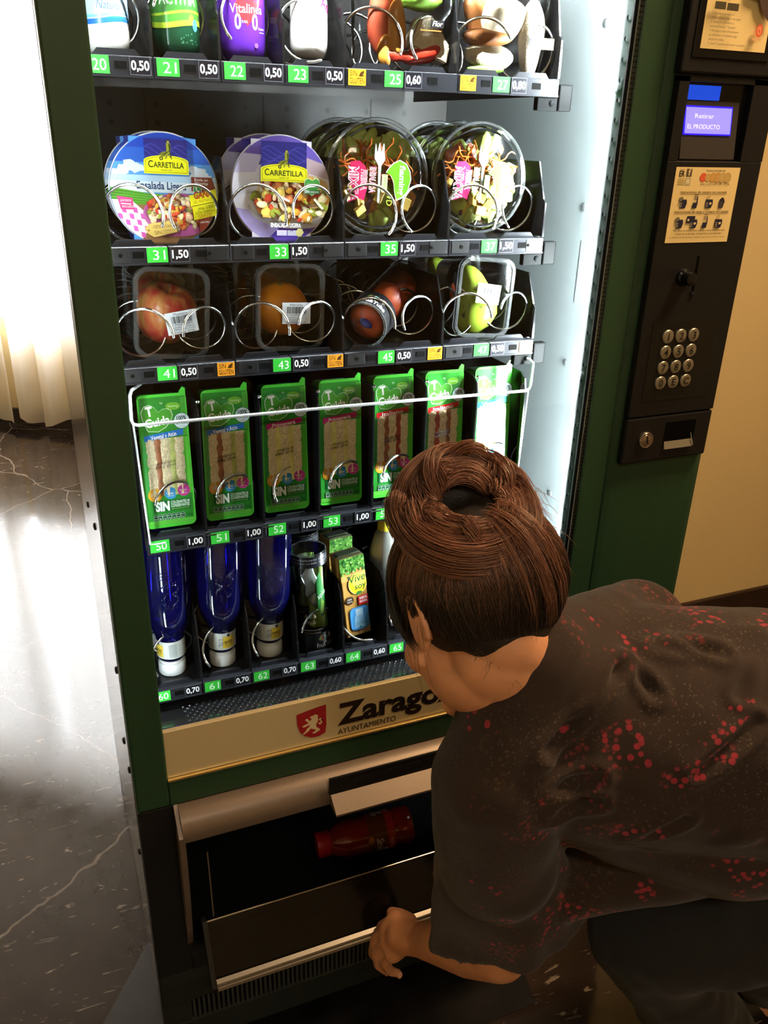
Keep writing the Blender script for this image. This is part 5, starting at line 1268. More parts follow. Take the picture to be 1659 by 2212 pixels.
# lying tube points up and back to the right; its printed foot faces the customer
a_ = Vector((0.330, 0.006, 1.2385)); b_ = Vector((0.437, 0.128, 1.268))
q_ = (b_ - a_).to_track_quat('Z', 'Y')
ft = fruit_tube('clear tube of peaches lying aslant on the fruit tray, black band in front', a_, (0, 0, 0), 'peach')
zax = (b_ - a_).normalized(); up_ = Vector((0.02, -0.30, 0.42)); yax = -(up_ - zax * up_.dot(zax)).normalized(); xax = yax.cross(zax)
ft.matrix_world = Matrix.Translation(a_) @ Matrix((xax, yax, zax)).transposed().to_4x4() @ Matrix.Diagonal((0.92, 0.92, 0.92, 1))
z6 = Z6 + 0.0108
c1 = fruit_tube('clear upright fruit tube with green sticks in front, beside the cartons', (0.2685, 0.044, z6), (radians(-2), radians(-3), 0), 'celery')
dup(c1, (0.270, 0.112, z6), (radians(-2), 0, 0.2), 'clear upright fruit tube standing behind the front one')

# --- sandwich packs
SG = mat('green_pack_shell', c3(40, 140, 50), 0.22, var=0.06, vscale=30, coat=0.3)
SGL = mat('green_pack_rim', c3(80, 205, 66), 0.2, coat=0.3)
FILL = {'ham': mat('brown_filling', c3(160, 100, 66), 0.5, var=0.3, vscale=60, bump=0.5), 'egg': mat('egg_filling', c3(246, 226, 140), 0.5, var=0.3, vscale=50, bump=0.5), 'bacon': mat('bacon_filling', c3(176, 74, 56), 0.4, var=0.35, vscale=60, bump=0.5), 'green': mat('lettuce_filling', c3(206, 214, 124), 0.5, var=0.35, vscale=60, bump=0.5)}
def sandwich(label, loc, rot, ribbon, rtext, fills, seed):
    t = thing('sandwich_pack', label, 'packed sandwich', loc, rot, 'packed sandwiches with green shells')
    rg = random.Random(seed); W, H, D = 0.069, 0.188, 0.042
    bm = BM(); o1 = rrect(W, H, 0.008, 5, 0, H / 2); o2 = rrect(W - 0.012, H - 0.016, 0.006, 5, 0, H / 2)
    o1 = [(x * (0.93 + 0.07 * (1 - z / H)) if True else x, z) for x, z in o1]
    R = [[bm.verts.new((x, y, z)) for x, z in o] for o, y in ((o1, 0.0), (o1, 0.002), (o2, 0.0025), ([(x * .96, z) for x, z in o2], D))]
    for A, B in zip(R, R[1:]):
        for i in range(len(A)): bm.faces.new((A[i], A[(i + 1) % len(A)], B[(i + 1) % len(A)], B[i]))
    bm.faces.new(R[0][::-1]); bm.faces.new(R[-1]); obj('pack_shell', bm, SGL, t, smooth=True)
    # pull tab at the top right
    bm = BM(); prism(bm, [(W * .32, H - 0.004), (W * .46, H - 0.004), (W * .46, H + 0.006), (W * .40, H + 0.0075), (W * .34, H + 0.002)], 'y', 0.0002, 0.0016); obj('pull_tab', bm, SGL, t)
    # the two sandwich halves seen through the window: bread, filling, bread, filling, bread
    z0, z1 = 0.047, 0.128
    bm = BM(); fb = {f: BM() for f in set(fills)}
    xs = -0.0255; ws = (0.0118, 0.0072, 0.0120, 0.0072, 0.0118)
    for i, w_ in enumerate(ws):
        tgt = bm if i % 2 == 0 else fb[fills[i // 2]]
        n = 26; prof = []
        L_ = [tgt.verts.new((xs + 0.0032 * noise.noise(Vector((seed, i * 3.0, j * 0.35))), 0.0, z0 + (z1 - z0) * j / n)) for j in range(n + 1)]
        M_ = [tgt.verts.new((xs + w_ * 0.5 + 0.001 * noise.noise(Vector((seed, i * 7.0, j * 0.5))), -0.0013 - (0.0006 * noise.noise(Vector((seed * 2, i * 5.0, j * 0.8)))), z0 + (z1 - z0) * j / n)) for j in range(n + 1)]
        R_ = [tgt.verts.new((xs + w_ + 0.0032 * noise.noise(Vector((seed, (i + 1) * 3.0, j * 0.35))), 0.0, z0 + (z1 - z0) * j / n)) for j in range(n + 1)]
        for j in range(n):
            tgt.faces.new((L_[j], M_[j], M_[j + 1], L_[j + 1])); tgt.faces.new((M_[j], R_[j], R_[j + 1], M_[j + 1]))
        xs += w_
    sw = obj('sandwich', bm, mat('wholemeal_bread', c3(238, 218, 178), 0.85, var=0.24, vscale=320, bump=0.7, bscale=420), t, smooth='all')
    for f, b in fb.items(): obj('filling', b, FILL[f], sw, smooth='all')
    p = Pr(0.02); G1, G2 = c3(44, 138, 48), c3(96, 196, 70); LIME = c3(150, 204, 70)
    # printed film around the window
    p.rect(-30, 128, 30, 184, G1, 1); p.rect(-31, 5, 31, 47, G1, 1); p.rect(-31, 47, -25.5, 128, c3(58, 150, 70), 1); p.rect(24.5, 47, 31, 128, c3(86, 190, 60), 1)
    p.rect(-31, 5, 31, 11, G2, 2); p.rect(24, 130, 30, 182, c3(70, 166, 56), 2); p.L = 4
    hp = [(-8 + 21 * x, 156 + 19 * y) for x, y in ((0.02, -1.0), (0.5, -0.72), (0.86, -0.3), (1.0, 0.15), (0.92, 0.5), (0.66, 0.66), (0.36, 0.62), (0.1, 0.42), (-0.12, 0.78), (-0.42, 1.0), (-0.76, 0.9), (-0.98, 0.5), (-0.94, 0.05), (-0.8, -0.45), (-0.62, -0.92))]
    p.poly(hp[::-1], c3(206, 230, 196)); p.poly([(-8 + (x + 8) * 0.955, 156 + (y - 156) * 0.955) for x, y in hp][::-1], c3(74, 158, 52))
    p.poly(ell(14, 171, 9.5, 5, rot=-0.05), LIME); p.poly(ell(14, 171, 8.9, 4.5, rot=-0.05), c3(110, 184, 50)); p.text('ñaming', 14, 169.6, 3.2, c3(220, 240, 190), 'C', width=13); p.text('by', -1, 175, 2.8, c3(220, 240, 210))
    p.text('T', -17, 160, 12, WHITE, 'C', bold=0.05, width=9, rot=0.12); p.text('Cuida', -7, 146, 11, WHITE, 'C', bold=0.03, width=33, rot=0.14)
    p.poly(ell(24, 150, 11), c3(40, 92, 84)); p.poly(ell(24, 150, 10.3), c3(214, 232, 236)); p.text('100%', 24, 151, 5.4, c3(40, 66, 72), 'C', bold=0.03, width=13); p.text('NATURAL', 24, 145.5, 3.8, c3(40, 66, 72), 'C', bold=0.02, width=17); p.text('sin aditivos', 24, 156.5, 1.5, c3(40, 66, 72), 'C', width=10); p.text('sin conservantes', 24, 141.8, 1.4, c3(40, 66, 72), 'C', width=10)
    p.poly([(-27, 125), (25, 131), (25, 139), (-27, 133)], ribbon); p.text(rtext, -1, 128.6, 5.8, WHITE, 'C', width=34, rot=0.11, bold=0.015)
    for x, y, r, cc, s in ((-19, 49, 9.6, c3(228, 164, 46), '205'), (2, 49.5, 8.6, c3(56, 150, 206), 'Omega'), (20, 52, 8.4, c3(206, 66, 160), 'Integral')):
        p.poly(ell(x, y, r), cc); p.text(s, x - 1, y - 1, 3.4, WHITE, 'C', width=r * 1.1); p.text('kcal/ración', x, y - 4.5, 1.6, WHITE, 'C', width=r)
    p.rect(-23, 24, 28, 40, c3(30, 104, 54)); p.text('SIN', -20, 25.5, 12.5, c3(236, 250, 240), 'L', bold=0.05, width=19); p.text('COLORANTES NI', 1, 34, 4.2, c3(214, 240, 220), 'L', bold=0.02, width=25.5); p.text('CONSERVANTES', 1, 29, 4.2, c3(214, 240, 220), 'L', bold=0.02, width=25.5); p.text('LIBRE DE ACEITE DE PALMA', 1, 25.6, 1.8, LIME, 'L', width=25)
    for i in range(7):
        x = -21 + i * 6.2; p.poly(rrect(5.6, 9.4, 2.6, 4, x, 16), c3(190, 224, 196)); p.poly(rrect(4.9, 8.7, 2.3, 4, x, 16), c3(24, 92, 62)); p.text(('kcal', '8g', '2g', '34g', '3g', '11g', '1g')[i], x, 13.2, 1.7, WHITE, 'C'); p.text('grasa', x, 17.4, 1.2, WHITE, 'C', width=3.4)
    p.text('140g', 25, 14, 4, c3(20, 88, 40), 'C', width=8)
    p.build('film_printing', flat(-0.0003), print_mat('film_print', 0.22, 0.4), t)
    p = Pr(); p.text('07/06/2018', 0, 1, 3.4, BLACK, 'C', width=24, rot=0.12); p.text('S0B2 20:41', -1, -4, 3.4, BLACK, 'C', width=27, rot=0.12)
    p.build('date_stamp', flat(-0.0028, -0.001, 0.092), PRINT, t)
    bm = BM(); bm.faces.new([bm.verts.new((x, -0.0025 + 0.0006 * sin(z * 260 + x * 90), z)) for x, z in ((-0.026, 0.048), (0.0245, 0.048), (0.0245, 0.128), (-0.026, 0.128))]); obj('window_film', bm, FILM, t)
    return t
RB, RP, RR = c3(30, 116, 196), c3(206, 40, 130), c3(206, 34, 40)
z5 = Z5 + 0.0175
specs = [(RB, 'Vegetal y Atún', ('ham', 'green'), 'sandwich pack with blue ribbon, leftmost on the sandwich tray'),
         (RB, 'Vegetal y Atún', ('ham', 'green'), 'sandwich pack with blue ribbon, second from the left on the sandwich tray'),
         (RP, 'Primavera', ('egg', 'egg'), 'sandwich pack with pink ribbon, third from the left'),
         (RP, 'Primavera', ('egg', 'egg'), 'sandwich pack with pink ribbon, fourth from the left'),
         (RR, 'Italiano', ('ham', 'bacon'), 'sandwich pack with red ribbon, left of the one behind the hair bun'),
         (RR, 'Italiano', ('bacon', 'ham'), 'sandwich pack with red ribbon, standing behind the hair bun'),
         (RB, 'Vegetal', ('green', 'egg'), 'sandwich pack with blue ribbon, rightmost on the sandwich tray')]
for k, (rb, tx, fl_, lab) in enumerate(specs):
    sandwich(lab, (SX + SP * k + 0.0385, 0.020, z5), (radians(-3.5), radians(0.8), radians(2)), rb, tx, fl_, 11 + k)

# --- blue water bottles standing on their caps
BLUE = clear_mat('cobalt_pet', (0.08, 0.08, 0.62), 0.03, 0.05, haze=0.10, hazecol=(0.025, 0.025, 0.55), fres=1.5)
SOLY = c3(226, 190, 50)
def water(label, loc, rot, turn):
    t = thing('water_bottle', label, 'water bottle', loc, rot, 'blue water bottles on their caps')
    bm = BM(); prof = [(0.017, 0.024), (0.0195, 0.027), (0.0205, 0.034), (0.021, 0.062), (0.024, 0.072), (0.030, 0.084), (0.0335, 0.098), (0.0345, 0.115), (0.0345, 0.225), (0.033, 0.228), (0.0345, 0.232), (0.0345, 0.245), (0.030, 0.250), (0.012, 0.246)]
    rg = lathe(bm, prof, 64)
    obj('bottle_body', bm, BLUE, t, smooth=True)
    # moulded emblem and rib relief
    bm = BM(); rr = random.Random(3)
    for z in (0.172, 0.177, 0.182): tube(bm, [(0.0348 * sin(a), -0.0348 * cos(a), z + 0.001 * sin(a * 9)) for a in [-0.45 + 0.9 * k / 14 for k in range(15)]], 0.0008, 5)
    for i in range(46):
        a, z = rr.uniform(-0.38, 0.38), rr.uniform(0.122, 0.168)
        ball(bm, (0.0345 * sin(a), -0.0345 * cos(a), z), 0.0013, sub=1)
    for s in (-1, 1): tube(bm, [(0.0348 * sin(s * a), -0.0348 * cos(a), 0.128 + 0.038 * k / 12) for k, a in enumerate([0.08 + 0.30 * abs(sin(k * 0.55)) for k in range(13)])], 0.0012, 5)
    obj('relief', bm, BLUE, t, smooth='all')
    bm = BM(); pr = [(0.0195, 0.0), (0.0205, 0.002), (0.0205, 0.018), (0.0195, 0.0195), (0.001, 0.0195)]; lathe(bm, pr, 40); 
    for k in range(40):
        a = 2 * pi * k / 40; box(bm, 0, 0, 0, 0, 0, 0) if False else None
    lathe(bm, [(0.0185, 0.0195), (0.0192, 0.0225), (0.0185, 0.024)], 36)
    obj('cap', bm, mat('white_cap', (0.82, 0.84, 0.84), 0.35), t, smooth=True)
    p = Pr(0.03); LG_ = c3(206, 212, 208)
    p.rect(-66, 31, 66, 60, LG_, 1); p.L = 3
    p.rect(-9 + turn, 34, 9 + turn, 54, SOLY); p.rect(-8 + turn, 35, 8 + turn, 53, c3(236, 206, 70))
    p.text('SOLAN', turn, 46.5, 5.4, c3(60, 50, 20), 'C', width=13, bold=0.03, flip=True); p.text('DE CABRAS', turn, 40, 3, c3(60, 50, 20), 'C', width=12, flip=True); p.poly(ell(turn, 56, 2.6), c3(40, 50, 90))
    p.text('0,75L', -15 + turn, 44, 7, c3(90, 96, 104), 'C', width=14, flip=True, rot=pi / 2)
    for i in range(10): p.rect(18 + turn, 34 + i * 2.3, 30 + turn, 34.8 + i * 2.3, c3(120, 126, 130)); p.rect(-40 + turn, 34 + i * 2.3, -24 + turn, 34.8 + i * 2.3, c3(120, 126, 130))
    p.build('neck_label', wrap(lambda v: 0.0212, 0.0), PAPER, t, cut=0.003)
    return t
wb = water('blue water bottle on its white cap, leftmost on the bottom tray', (0.0395, 0.048, z6), (radians(-2), radians(1), 0), -24)
wb2 = water('blue water bottle on its white cap, middle of the three front ones', (0.1165, 0.046, z6), (radians(-2), radians(2), 0), 6)
dup(wb2, (0.1925, 0.046, z6), (radians(-2), radians(2), 0), 'blue water bottle on its white cap, beside the green stick tube')
dup(wb, (0.0395, 0.128, z6), (0, 0, 1), 'blue water bottle behind the leftmost front one')
dup(wb2, (0.1165, 0.126, z6), (0, 0, 1), 'blue water bottle behind the middle front one')
dup(wb2, (0.1925, 0.126, z6), (0, 0, 2), 'blue water bottle behind the one beside the tube')

# --- soy drink cartons
KR = c3(190, 144, 72)
def carton(label, loc, rot):
    t = thing('drink_carton', label, 'drink carton', loc, rot, 'golden drink cartons in a row')
    W, D, H = 0.043, 0.036, 0.140
    bm = BM(); box(bm, -W / 2, W / 2, 0, D, 0, H, bev=0.0015, seg=2)
    for v in bm.verts:
        if v.co.z < 0.02: v.co.x *= 1.0 + 0.04 * (1 - v.co.z / 0.02)
        v.co.x += 0.0008 * noise.noise(v.co * 60)
    c_ = obj('carton_body', bm, mat('kraft_carton', KR, 0.4, var=0.08, vscale=60), t)
    bm = BM(); box(bm, -W / 2 + .001, W / 2 - .001, 0.002, 0.004, H - 0.001, H + 0.002); prism(bm, [(-W / 2, H + 0.0002), (W / 2, H + 0.0002), (W / 2 - 0.004, H + 0.003), (-W / 2 + 0.004, H + 0.0022)], 'y', 0.010, 0.026); obj('top_fold', bm, mat('dark_carton_top', c3(70, 84, 66), 0.3, var=0.3), t)
    p = PrC([(-21.5, 0), (21.5, 0), (21.5, 140), (-21.5, 140)]); rg = random.Random(2)
    p.rect(-21.5, 118, 21.5, 140, c3(90, 150, 60), 1)
    for i in range(90):
        y = rg.uniform(112, 139); p.poly(ell(rg.uniform(-21, 21), y, 2.6, 1.5, n=8, rot=rg.uniform(0, 3)), rg.choice([c3(60, 130, 44), c3(110, 170, 70), c3(150, 196, 110), c3(40, 100, 40)]))
    p.rect(-21.5, 100, 21.5, 111, c3(206, 166, 92), 1)
    p.poly(ell(6, 92, 16.5, 18.5), c3(244, 226, 150)); p.poly(ell(6, 92, 15.5, 17.5), c3(238, 206, 40)); p.poly(ell(8, 96, 11, 11), c3(246, 226, 96))
    G = c3(36, 96, 48)
    p.text('Vive', 5, 96, 13, G, 'C', width=30, rot=0.05, shear=0.1, bold=0.01); p.text('soy', 10, 83, 10, G, 'C', width=20, rot=0.05, shear=0.1, bold=0.01)
    p.poly([(0, 75), (5, 79), (11, 78), (13, 76), (8, 73), (3, 73)], c3(60, 130, 60))
    p.poly(blob(-11, 66, 7, rg, 20, 1, 0, 0.05), c3(62, 42, 30)); p.text('100%', -11, 66.5, 3, WHITE, width=8); p.text('VEGETAL', -11, 62.5, 2.2, WHITE, width=10)
    p.rect(4, 54, 21.5, 70, c3(206, 40, 46)); p.text('SABOR', 13, 63.5, 4.6, WHITE, 'C', bold=0.02, width=14); p.text('NATURAL', 13, 57.5, 4, WHITE, 'C', bold=0.02, width=14)
    p.poly(rrect(34, 41, 8, 6, 3.5, 31), c3(40, 104, 180)); p.poly(rrect(32.5, 39.5, 7.5, 6, 3.5, 31), c3(76, 158, 222)); p.rect(-3, 36, 10, 48, c3(190, 224, 248)); p.poly([(-7, 14), (12, 14), (10, 36), (-5, 36)], c3(150, 204, 242)); p.text('SIN AZÚCAR', 3, 22, 2.2, G, width=15); p.text('alto en proteína', 3, 19, 2, G, width=16); p.poly([(0, 14), (3, 17), (6, 14)], c3(60, 140, 60)); p.rect(-0.2, 0, 0.3, 60, c3(150, 120, 70), 9)
    p.build('carton_printing', flat(-0.0002), PRINT, t, cutv=0.02)
    return t
ct = carton('golden drink carton at the front, leaning, with a blue badge', (0.3385, 0.024, z6 + 0.012), (radians(-6), radians(-4), radians(6)))
dup(ct, (0.331, 0.095, z6 + 0.012), (radians(-4), radians(2), radians(10)), 'golden drink carton, second in the row of cartons')
dup(ct, (0.323, 0.168, z6 + 0.014), (radians(-3), 0, radians(10)), 'golden drink carton, hindmost in the row of cartons')
t = thing('plastic_bottle', 'dim grey plastic bottle with yellow cap behind the person\'s hair', 'bottle', (0.411, 0.10, z6))
bm = BM(); lathe(bm, [(0.024, 0), (0.026, 0.003), (0.026, 0.12), (0.018, 0.15), (0.012, 0.16)], 32); obj('bottle_body', bm, mat('grey_pet', c3(120, 124, 118), 0.3), t, smooth=True)
bm = BM(); lathe(bm, [(0.0135, 0.16), (0.0135, 0.178), (0.001, 0.179)], 24); obj('cap', bm, mat('yellow_cap', c3(210, 196, 50), 0.35), t, smooth=True)

# --- the juice bottle waiting in the delivery bin
t = thing('juice_bottle', 'red juice bottle lying on its side in the open delivery bin', 'bottle', (0.256, 0.012, 0.2685 + 0.0345), (radians(8), radians(88), radians(3)))
JR = mat('red_juice', c3(150, 40, 28), 0.16, var=0.2, vscale=30, coat=0.6)
bm = BM(); lathe(bm, [(0.020, 0.0), (0.023, 0.001), (0.023, 0.024), (0.0215, 0.026)], 40); obj('cap', bm, mat('red_cap', c3(176, 24, 28), 0.4), t, smooth=True)
bm = BM(); lathe(bm, [(0.0205, 0.026), (0.026, 0.034), (0.032, 0.048), (0.0335, 0.06), (0.032, 0.078), (0.0335, 0.09), (0.034, 0.142), (0.0325, 0.149), (0.034, 0.153), (0.034, 0.172), (0.031, 0.178), (0.001, 0.176)], 48); obj('bottle_body', bm, JR, t, smooth=True)
p = Pr(0.04)
p.rect(-100, 94, 100, 140, c3(110, 56, 28), 1); p.rect(-100, 128, 100, 141, c3(196, 44, 36), 2); p.L = 4
for q in (-75, 0, 75):
    p.text('Smile', q, 106, 13, c3(230, 220, 190), 'C', width=32, shear=0.2, bold=0.02); p.text('TROPICAL', q, 131, 6, c3(236, 200, 160), 'C', width=26, bold=0.02); p.poly(ell(q + 10, 123, 4), c3(220, 210, 180)); p.poly(blob(q - 14, 96, 6, rng, 10), c3(206, 120, 60))
p.build('label', wrap(0.0341), PRINT, t, cut=0.004)
# ------------------------------------------------------------------ the crouching person
PER = thing('person', 'person with auburn bun and dark flowered blouse bending down to the delivery flap', 'person', (0.80, -0.45, 0.0))
PO = Vector((0.80, -0.45, 0.0))
def V(*a): return Vector(a) - PO
HEAD = V(0.3050, -0.4078, 1.0227)
hup = (CU - CR * 0.17 + CF * 0.16).normalized()
hg = (CR * -0.42 + CF * 0.90); hg = (hg - hup * hg.dot(hup)).normalized()
hl = hup.cross(hg)
HM = Matrix((hl, hg, hup)).transposed()          # columns: left, forward, up
def hp_(l, g, u): return HEAD + hl * l + hg * g + hup * u
def remesh(bm, vox, smooth=6, fac=0.5):
    me = bpy.data.meshes.new('tmp'); bm.to_mesh(me); bm.free()
    o = bpy.data.objects.new('tmp', me); COL.objects.link(o)
    m = o.modifiers.new('r', 'REMESH'); m.mode = 'VOXEL'; m.voxel_size = vox; m.use_smooth_shade = True
    s = o.modifiers.new('s', 'SMOOTH'); s.iterations = smooth; s.factor = fac
    dg = bpy.context.evaluated_depsgraph_get(); ev = o.evaluated_get(dg)
    out = bpy.data.meshes.new_from_object(ev)
    bpy.data.objects.remove(o); bpy.data.meshes.remove(me)
    b = BM(); b.from_mesh(out); bpy.data.meshes.remove(out)
    return b
def capsule(bm, a, b, ra, rb, n=20, sx=None):
    """tapered limb with round ends"""
    a, b = Vector(a), Vector(b); d = b - a; L_ = d.length
    q = d.to_track_quat('Z', 'Y').to_matrix().to_4x4()
    prof = [(max(1e-4, ra * sin(t)), -ra * cos(t)) for t in [pi / 2 * k / 6 for k in range(7)]] + [(max(1e-4, rb * cos(t)), L_ + rb * sin(t)) for t in [pi / 2 * k / 6 for k in range(7)]]
    M = Matrix.Translation(a) @ q
    lathe(bm, prof, n, 0, M)
def ellip(bm, c, rx, ry, rz, M=None): ball(bm, c, rx, ry, rz, 0, M, 3)

L_SH, R_SH = V(0.300, -0.470, 0.860), V(0.570, -0.352, 0.912)
L_EL, R_EL = V(0.3694, -0.4238, 0.5043), V(0.60, -0.26, 0.70)
L_WR, R_WR = V(0.3477, -0.2473, 0.3246), V(0.66, -0.34, 0.60)
NECK = V(0.3744, -0.4536, 0.9651)
CHEST, RIBS, HIPS = V(0.455, -0.435, 0.865), V(0.640, -0.505, 0.855), V(0.86, -0.59, 0.77)
L_KN, R_KN = V(0.585, -0.455, 0.475), V(0.735, -0.335, 0.50)
L_AN, R_AN = V(0.795, -0.50, 0.095), V(0.985, -0.38, 0.095)
L_HP, R_HP = V(0.82, -0.66, 0.72), V(0.86, -0.50, 0.74)

SKIN = mat('skin', c3(222, 158, 118), 0.45, var=0.08, vscale=30, bump=0.06, bscale=500, sss=0.08)
# body: one continuous surface
bm = BM()
ellip(bm, hp_(0, -0.012, 0.030), 0.072, 0.090, 0.084, HM)
ellip(bm, hp_(0, 0.026, -0.034), 0.060, 0.060, 0.070, HM)
ellip(bm, hp_(0, 0.010, -0.062), 0.055, 0.058, 0.042, HM)
ellip(bm, hp_(0, 0.062, -0.088), 0.027, 0.026, 0.020, HM)
for s in (-1, 1):
    ellip(bm, hp_(s * 0.040, 0.052, -0.030), 0.026, 0.026, 0.024, HM)
    capsule(bm, hp_(s * 0.016, 0.084, 0.014), hp_(s * 0.048, 0.072, 0.016), 0.007, 0.006, 10)
    # ear: flat shell with a rolled rim and a lobe
    em = HM @ Matrix.Rotation(s * 0.35, 3, 'Z') @ Matrix.Rotation(0.18, 3, 'X')
    ellip(bm, hp_(s * 0.073, -0.010, -0.006), 0.008, 0.013, 0.025, em)
    pts = [hp_(s * (0.078 + 0.004 * sin(t)), -0.012 + 0.0145 * cos(t + 0.2) - 0.003, 0.0 + 0.029 * sin(t + 0.2)) for t in [-0.9 + 4.4 * k / 10 for k in range(11)]]
    for a, b in zip(pts, pts[1:]): capsule(bm, a, b, 0.0042, 0.0042, 8)
    ellip(bm, hp_(s * 0.0745, 0.001, -0.036), 0.006, 0.008, 0.009, HM)
capsule(bm, hp_(0, 0.084, 0.012), hp_(0, 0.101, -0.024), 0.007, 0.0105, 12)
for s in (-1, 1): ellip(bm, hp_(s * 0.010, 0.094, -0.030), 0.008, 0.010, 0.007, HM)
capsule(bm, hp_(-0.016, 0.084, -0.056), hp_(0.016, 0.084, -0.056), 0.006, 0.006, 10); capsule(bm, hp_(-0.013, 0.082, -0.066), hp_(0.013, 0.082, -0.066), 0.006, 0.006, 10)
capsule(bm, hp_(0, -0.020, -0.045), NECK, 0.049, 0.050, 24); capsule(bm, hp_(0, -0.042, -0.030), NECK, 0.040, 0.042, 20)
capsule(bm, NECK, CHEST, 0.046, 0.095); capsule(bm, CHEST, RIBS, 0.115, 0.115); capsule(bm, RIBS, HIPS, 0.105, 0.135)
for sh in (L_SH, R_SH): capsule(bm, sh, CHEST, 0.046, 0.08); capsule(bm, sh, NECK, 0.036, 0.036)
capsule(bm, L_SH, L_EL, 0.048, 0.040); capsule(bm, R_SH, R_EL, 0.048, 0.038)
capsule(bm, L_EL, L_EL.lerp(L_WR, 0.35), 0.040, 0.041, 20); capsule(bm, L_EL.lerp(L_WR, 0.35), L_WR, 0.041, 0.027, 20); capsule(bm, R_EL, R_WR, 0.037, 0.027)
for hp, kn, an in ((L_HP, L_KN, L_AN), (R_HP, R_KN, R_AN)):
    capsule(bm, hp, kn, 0.072, 0.050); capsule(bm, kn, an, 0.048, 0.034)
    capsule(bm, an + Vector((0.03, 0, -0.045)), an + Vector((-0.15, 0.02, -0.065)), 0.036, 0.022)
    capsule(bm, an, an + Vector((0.0, 0, -0.05)), 0.034, 0.036); ellip(bm, hp, 0.09, 0.09, 0.09)
# left hand closed over the flap's rail
palm = V(0.3248, -0.2203, 0.3115)
capsule(bm, L_WR, palm, 0.026, 0.027); 
base = [V(0.3233, -0.1963, 0.3226), V(0.3102, -0.1977, 0.3087), V(0.3060, -0.2091, 0.2940), V(0.3102, -0.2233, 0.2811)]
mid = [V(0.3092, -0.1777, 0.2903), V(0.2972, -0.1802, 0.2680), V(0.2949, -0.1911, 0.2513), V(0.3031, -0.2079, 0.2437)]
end = [V(0.3088, -0.1647, 0.2489), V(0.2974, -0.1697, 0.2243), V(0.3017, -0.1850, 0.2116), V(0.3160, -0.2030, 0.2114)]
tip = [V(0.3189, -0.1624, 0.2236), V(0.3100, -0.1693, 0.1974), V(0.3158, -0.1846, 0.1907), V(0.3299, -0.2028, 0.1998)]
for b in base: capsule(bm, L_WR.lerp(palm, 0.6), b, 0.019, 0.0145, 14)
for a, b in zip(base, base[1:]): capsule(bm, a, b, 0.0145, 0.0145, 12)
for k, r_ in enumerate((0.0096, 0.0100, 0.0094, 0.0084)):
    capsule(bm, base[k], mid[k], r_ * 1.2, r_ * 1.05, 14); capsule(bm, mid[k], end[k], r_ * 1.05, r_ * 0.95, 14); capsule(bm, end[k], tip[k], r_ * 0.95, r_ * 0.85, 14)
th = [L_WR.lerp(palm, 0.35), V(0.3437, -0.2060, 0.3204), V(0.3379, -0.1824, 0.3101), V(0.3305, -0.1654, 0.2996)]
for (a, b), (ra, rb) in zip(zip(th, th[1:]), ((0.019, 0.0135), (0.0135, 0.0112), (0.0112, 0.0098))): capsule(bm, a, b, ra, rb, 14)
# right hand resting on the knee
rk = R_KN + Vector((0.0, -0.02, 0.075)); capsule(bm, R_WR, rk, 0.025, 0.022)
for k in range(4):
    b0 = rk + Vector((-0.02 + 0.002 * k, 0.028 - 0.019 * k, -0.004)); b1 = b0 + Vector((-0.035, 0.0, -0.016)); b2 = b1 + Vector((-0.022, 0, -0.026))
    capsule(bm, rk, b0, 0.014, 0.011, 12); capsule(bm, b0, b1, 0.011, 0.0095, 12); capsule(bm, b1, b2, 0.0095, 0.008, 12)
capsule(bm, R_WR.lerp(rk, 0.4), rk + Vector((-0.01, -0.055, -0.015)), 0.013, 0.010, 12)
bm = remesh(bm, 0.0034, 4, 0.45)
body = obj('body', bm, SKIN, PER, smooth='all')
body['label'] = 'bare skin of head, neck, arm and hand'
for s in (-1, 1):
    bm = BM(); ball(bm, hp_(s * 0.031, 0.0765, -0.004), 0.0105, sub=3); e = obj('eye', bm, mat('eye_white', (0.8, 0.8, 0.78), 0.2), PER, smooth='all')
    bm = BM(); ball(bm, hp_(s * 0.031, 0.0830, -0.006), 0.0052, sub=2); obj('iris', bm, mat('brown_iris', (0.05, 0.025, 0.012), 0.15), e, smooth='all')
bm = BM(); 
for k in range(4):
    d = (tip[k] - end[k]).normalized(); ball(bm, tip[k] + d * 0.003 - CF * 0.004, 0.0055, 0.0055, 0.0075, sub=2)
obj('fingernails', bm, mat('nail', c3(226, 170, 140), 0.25), PER, smooth='all')

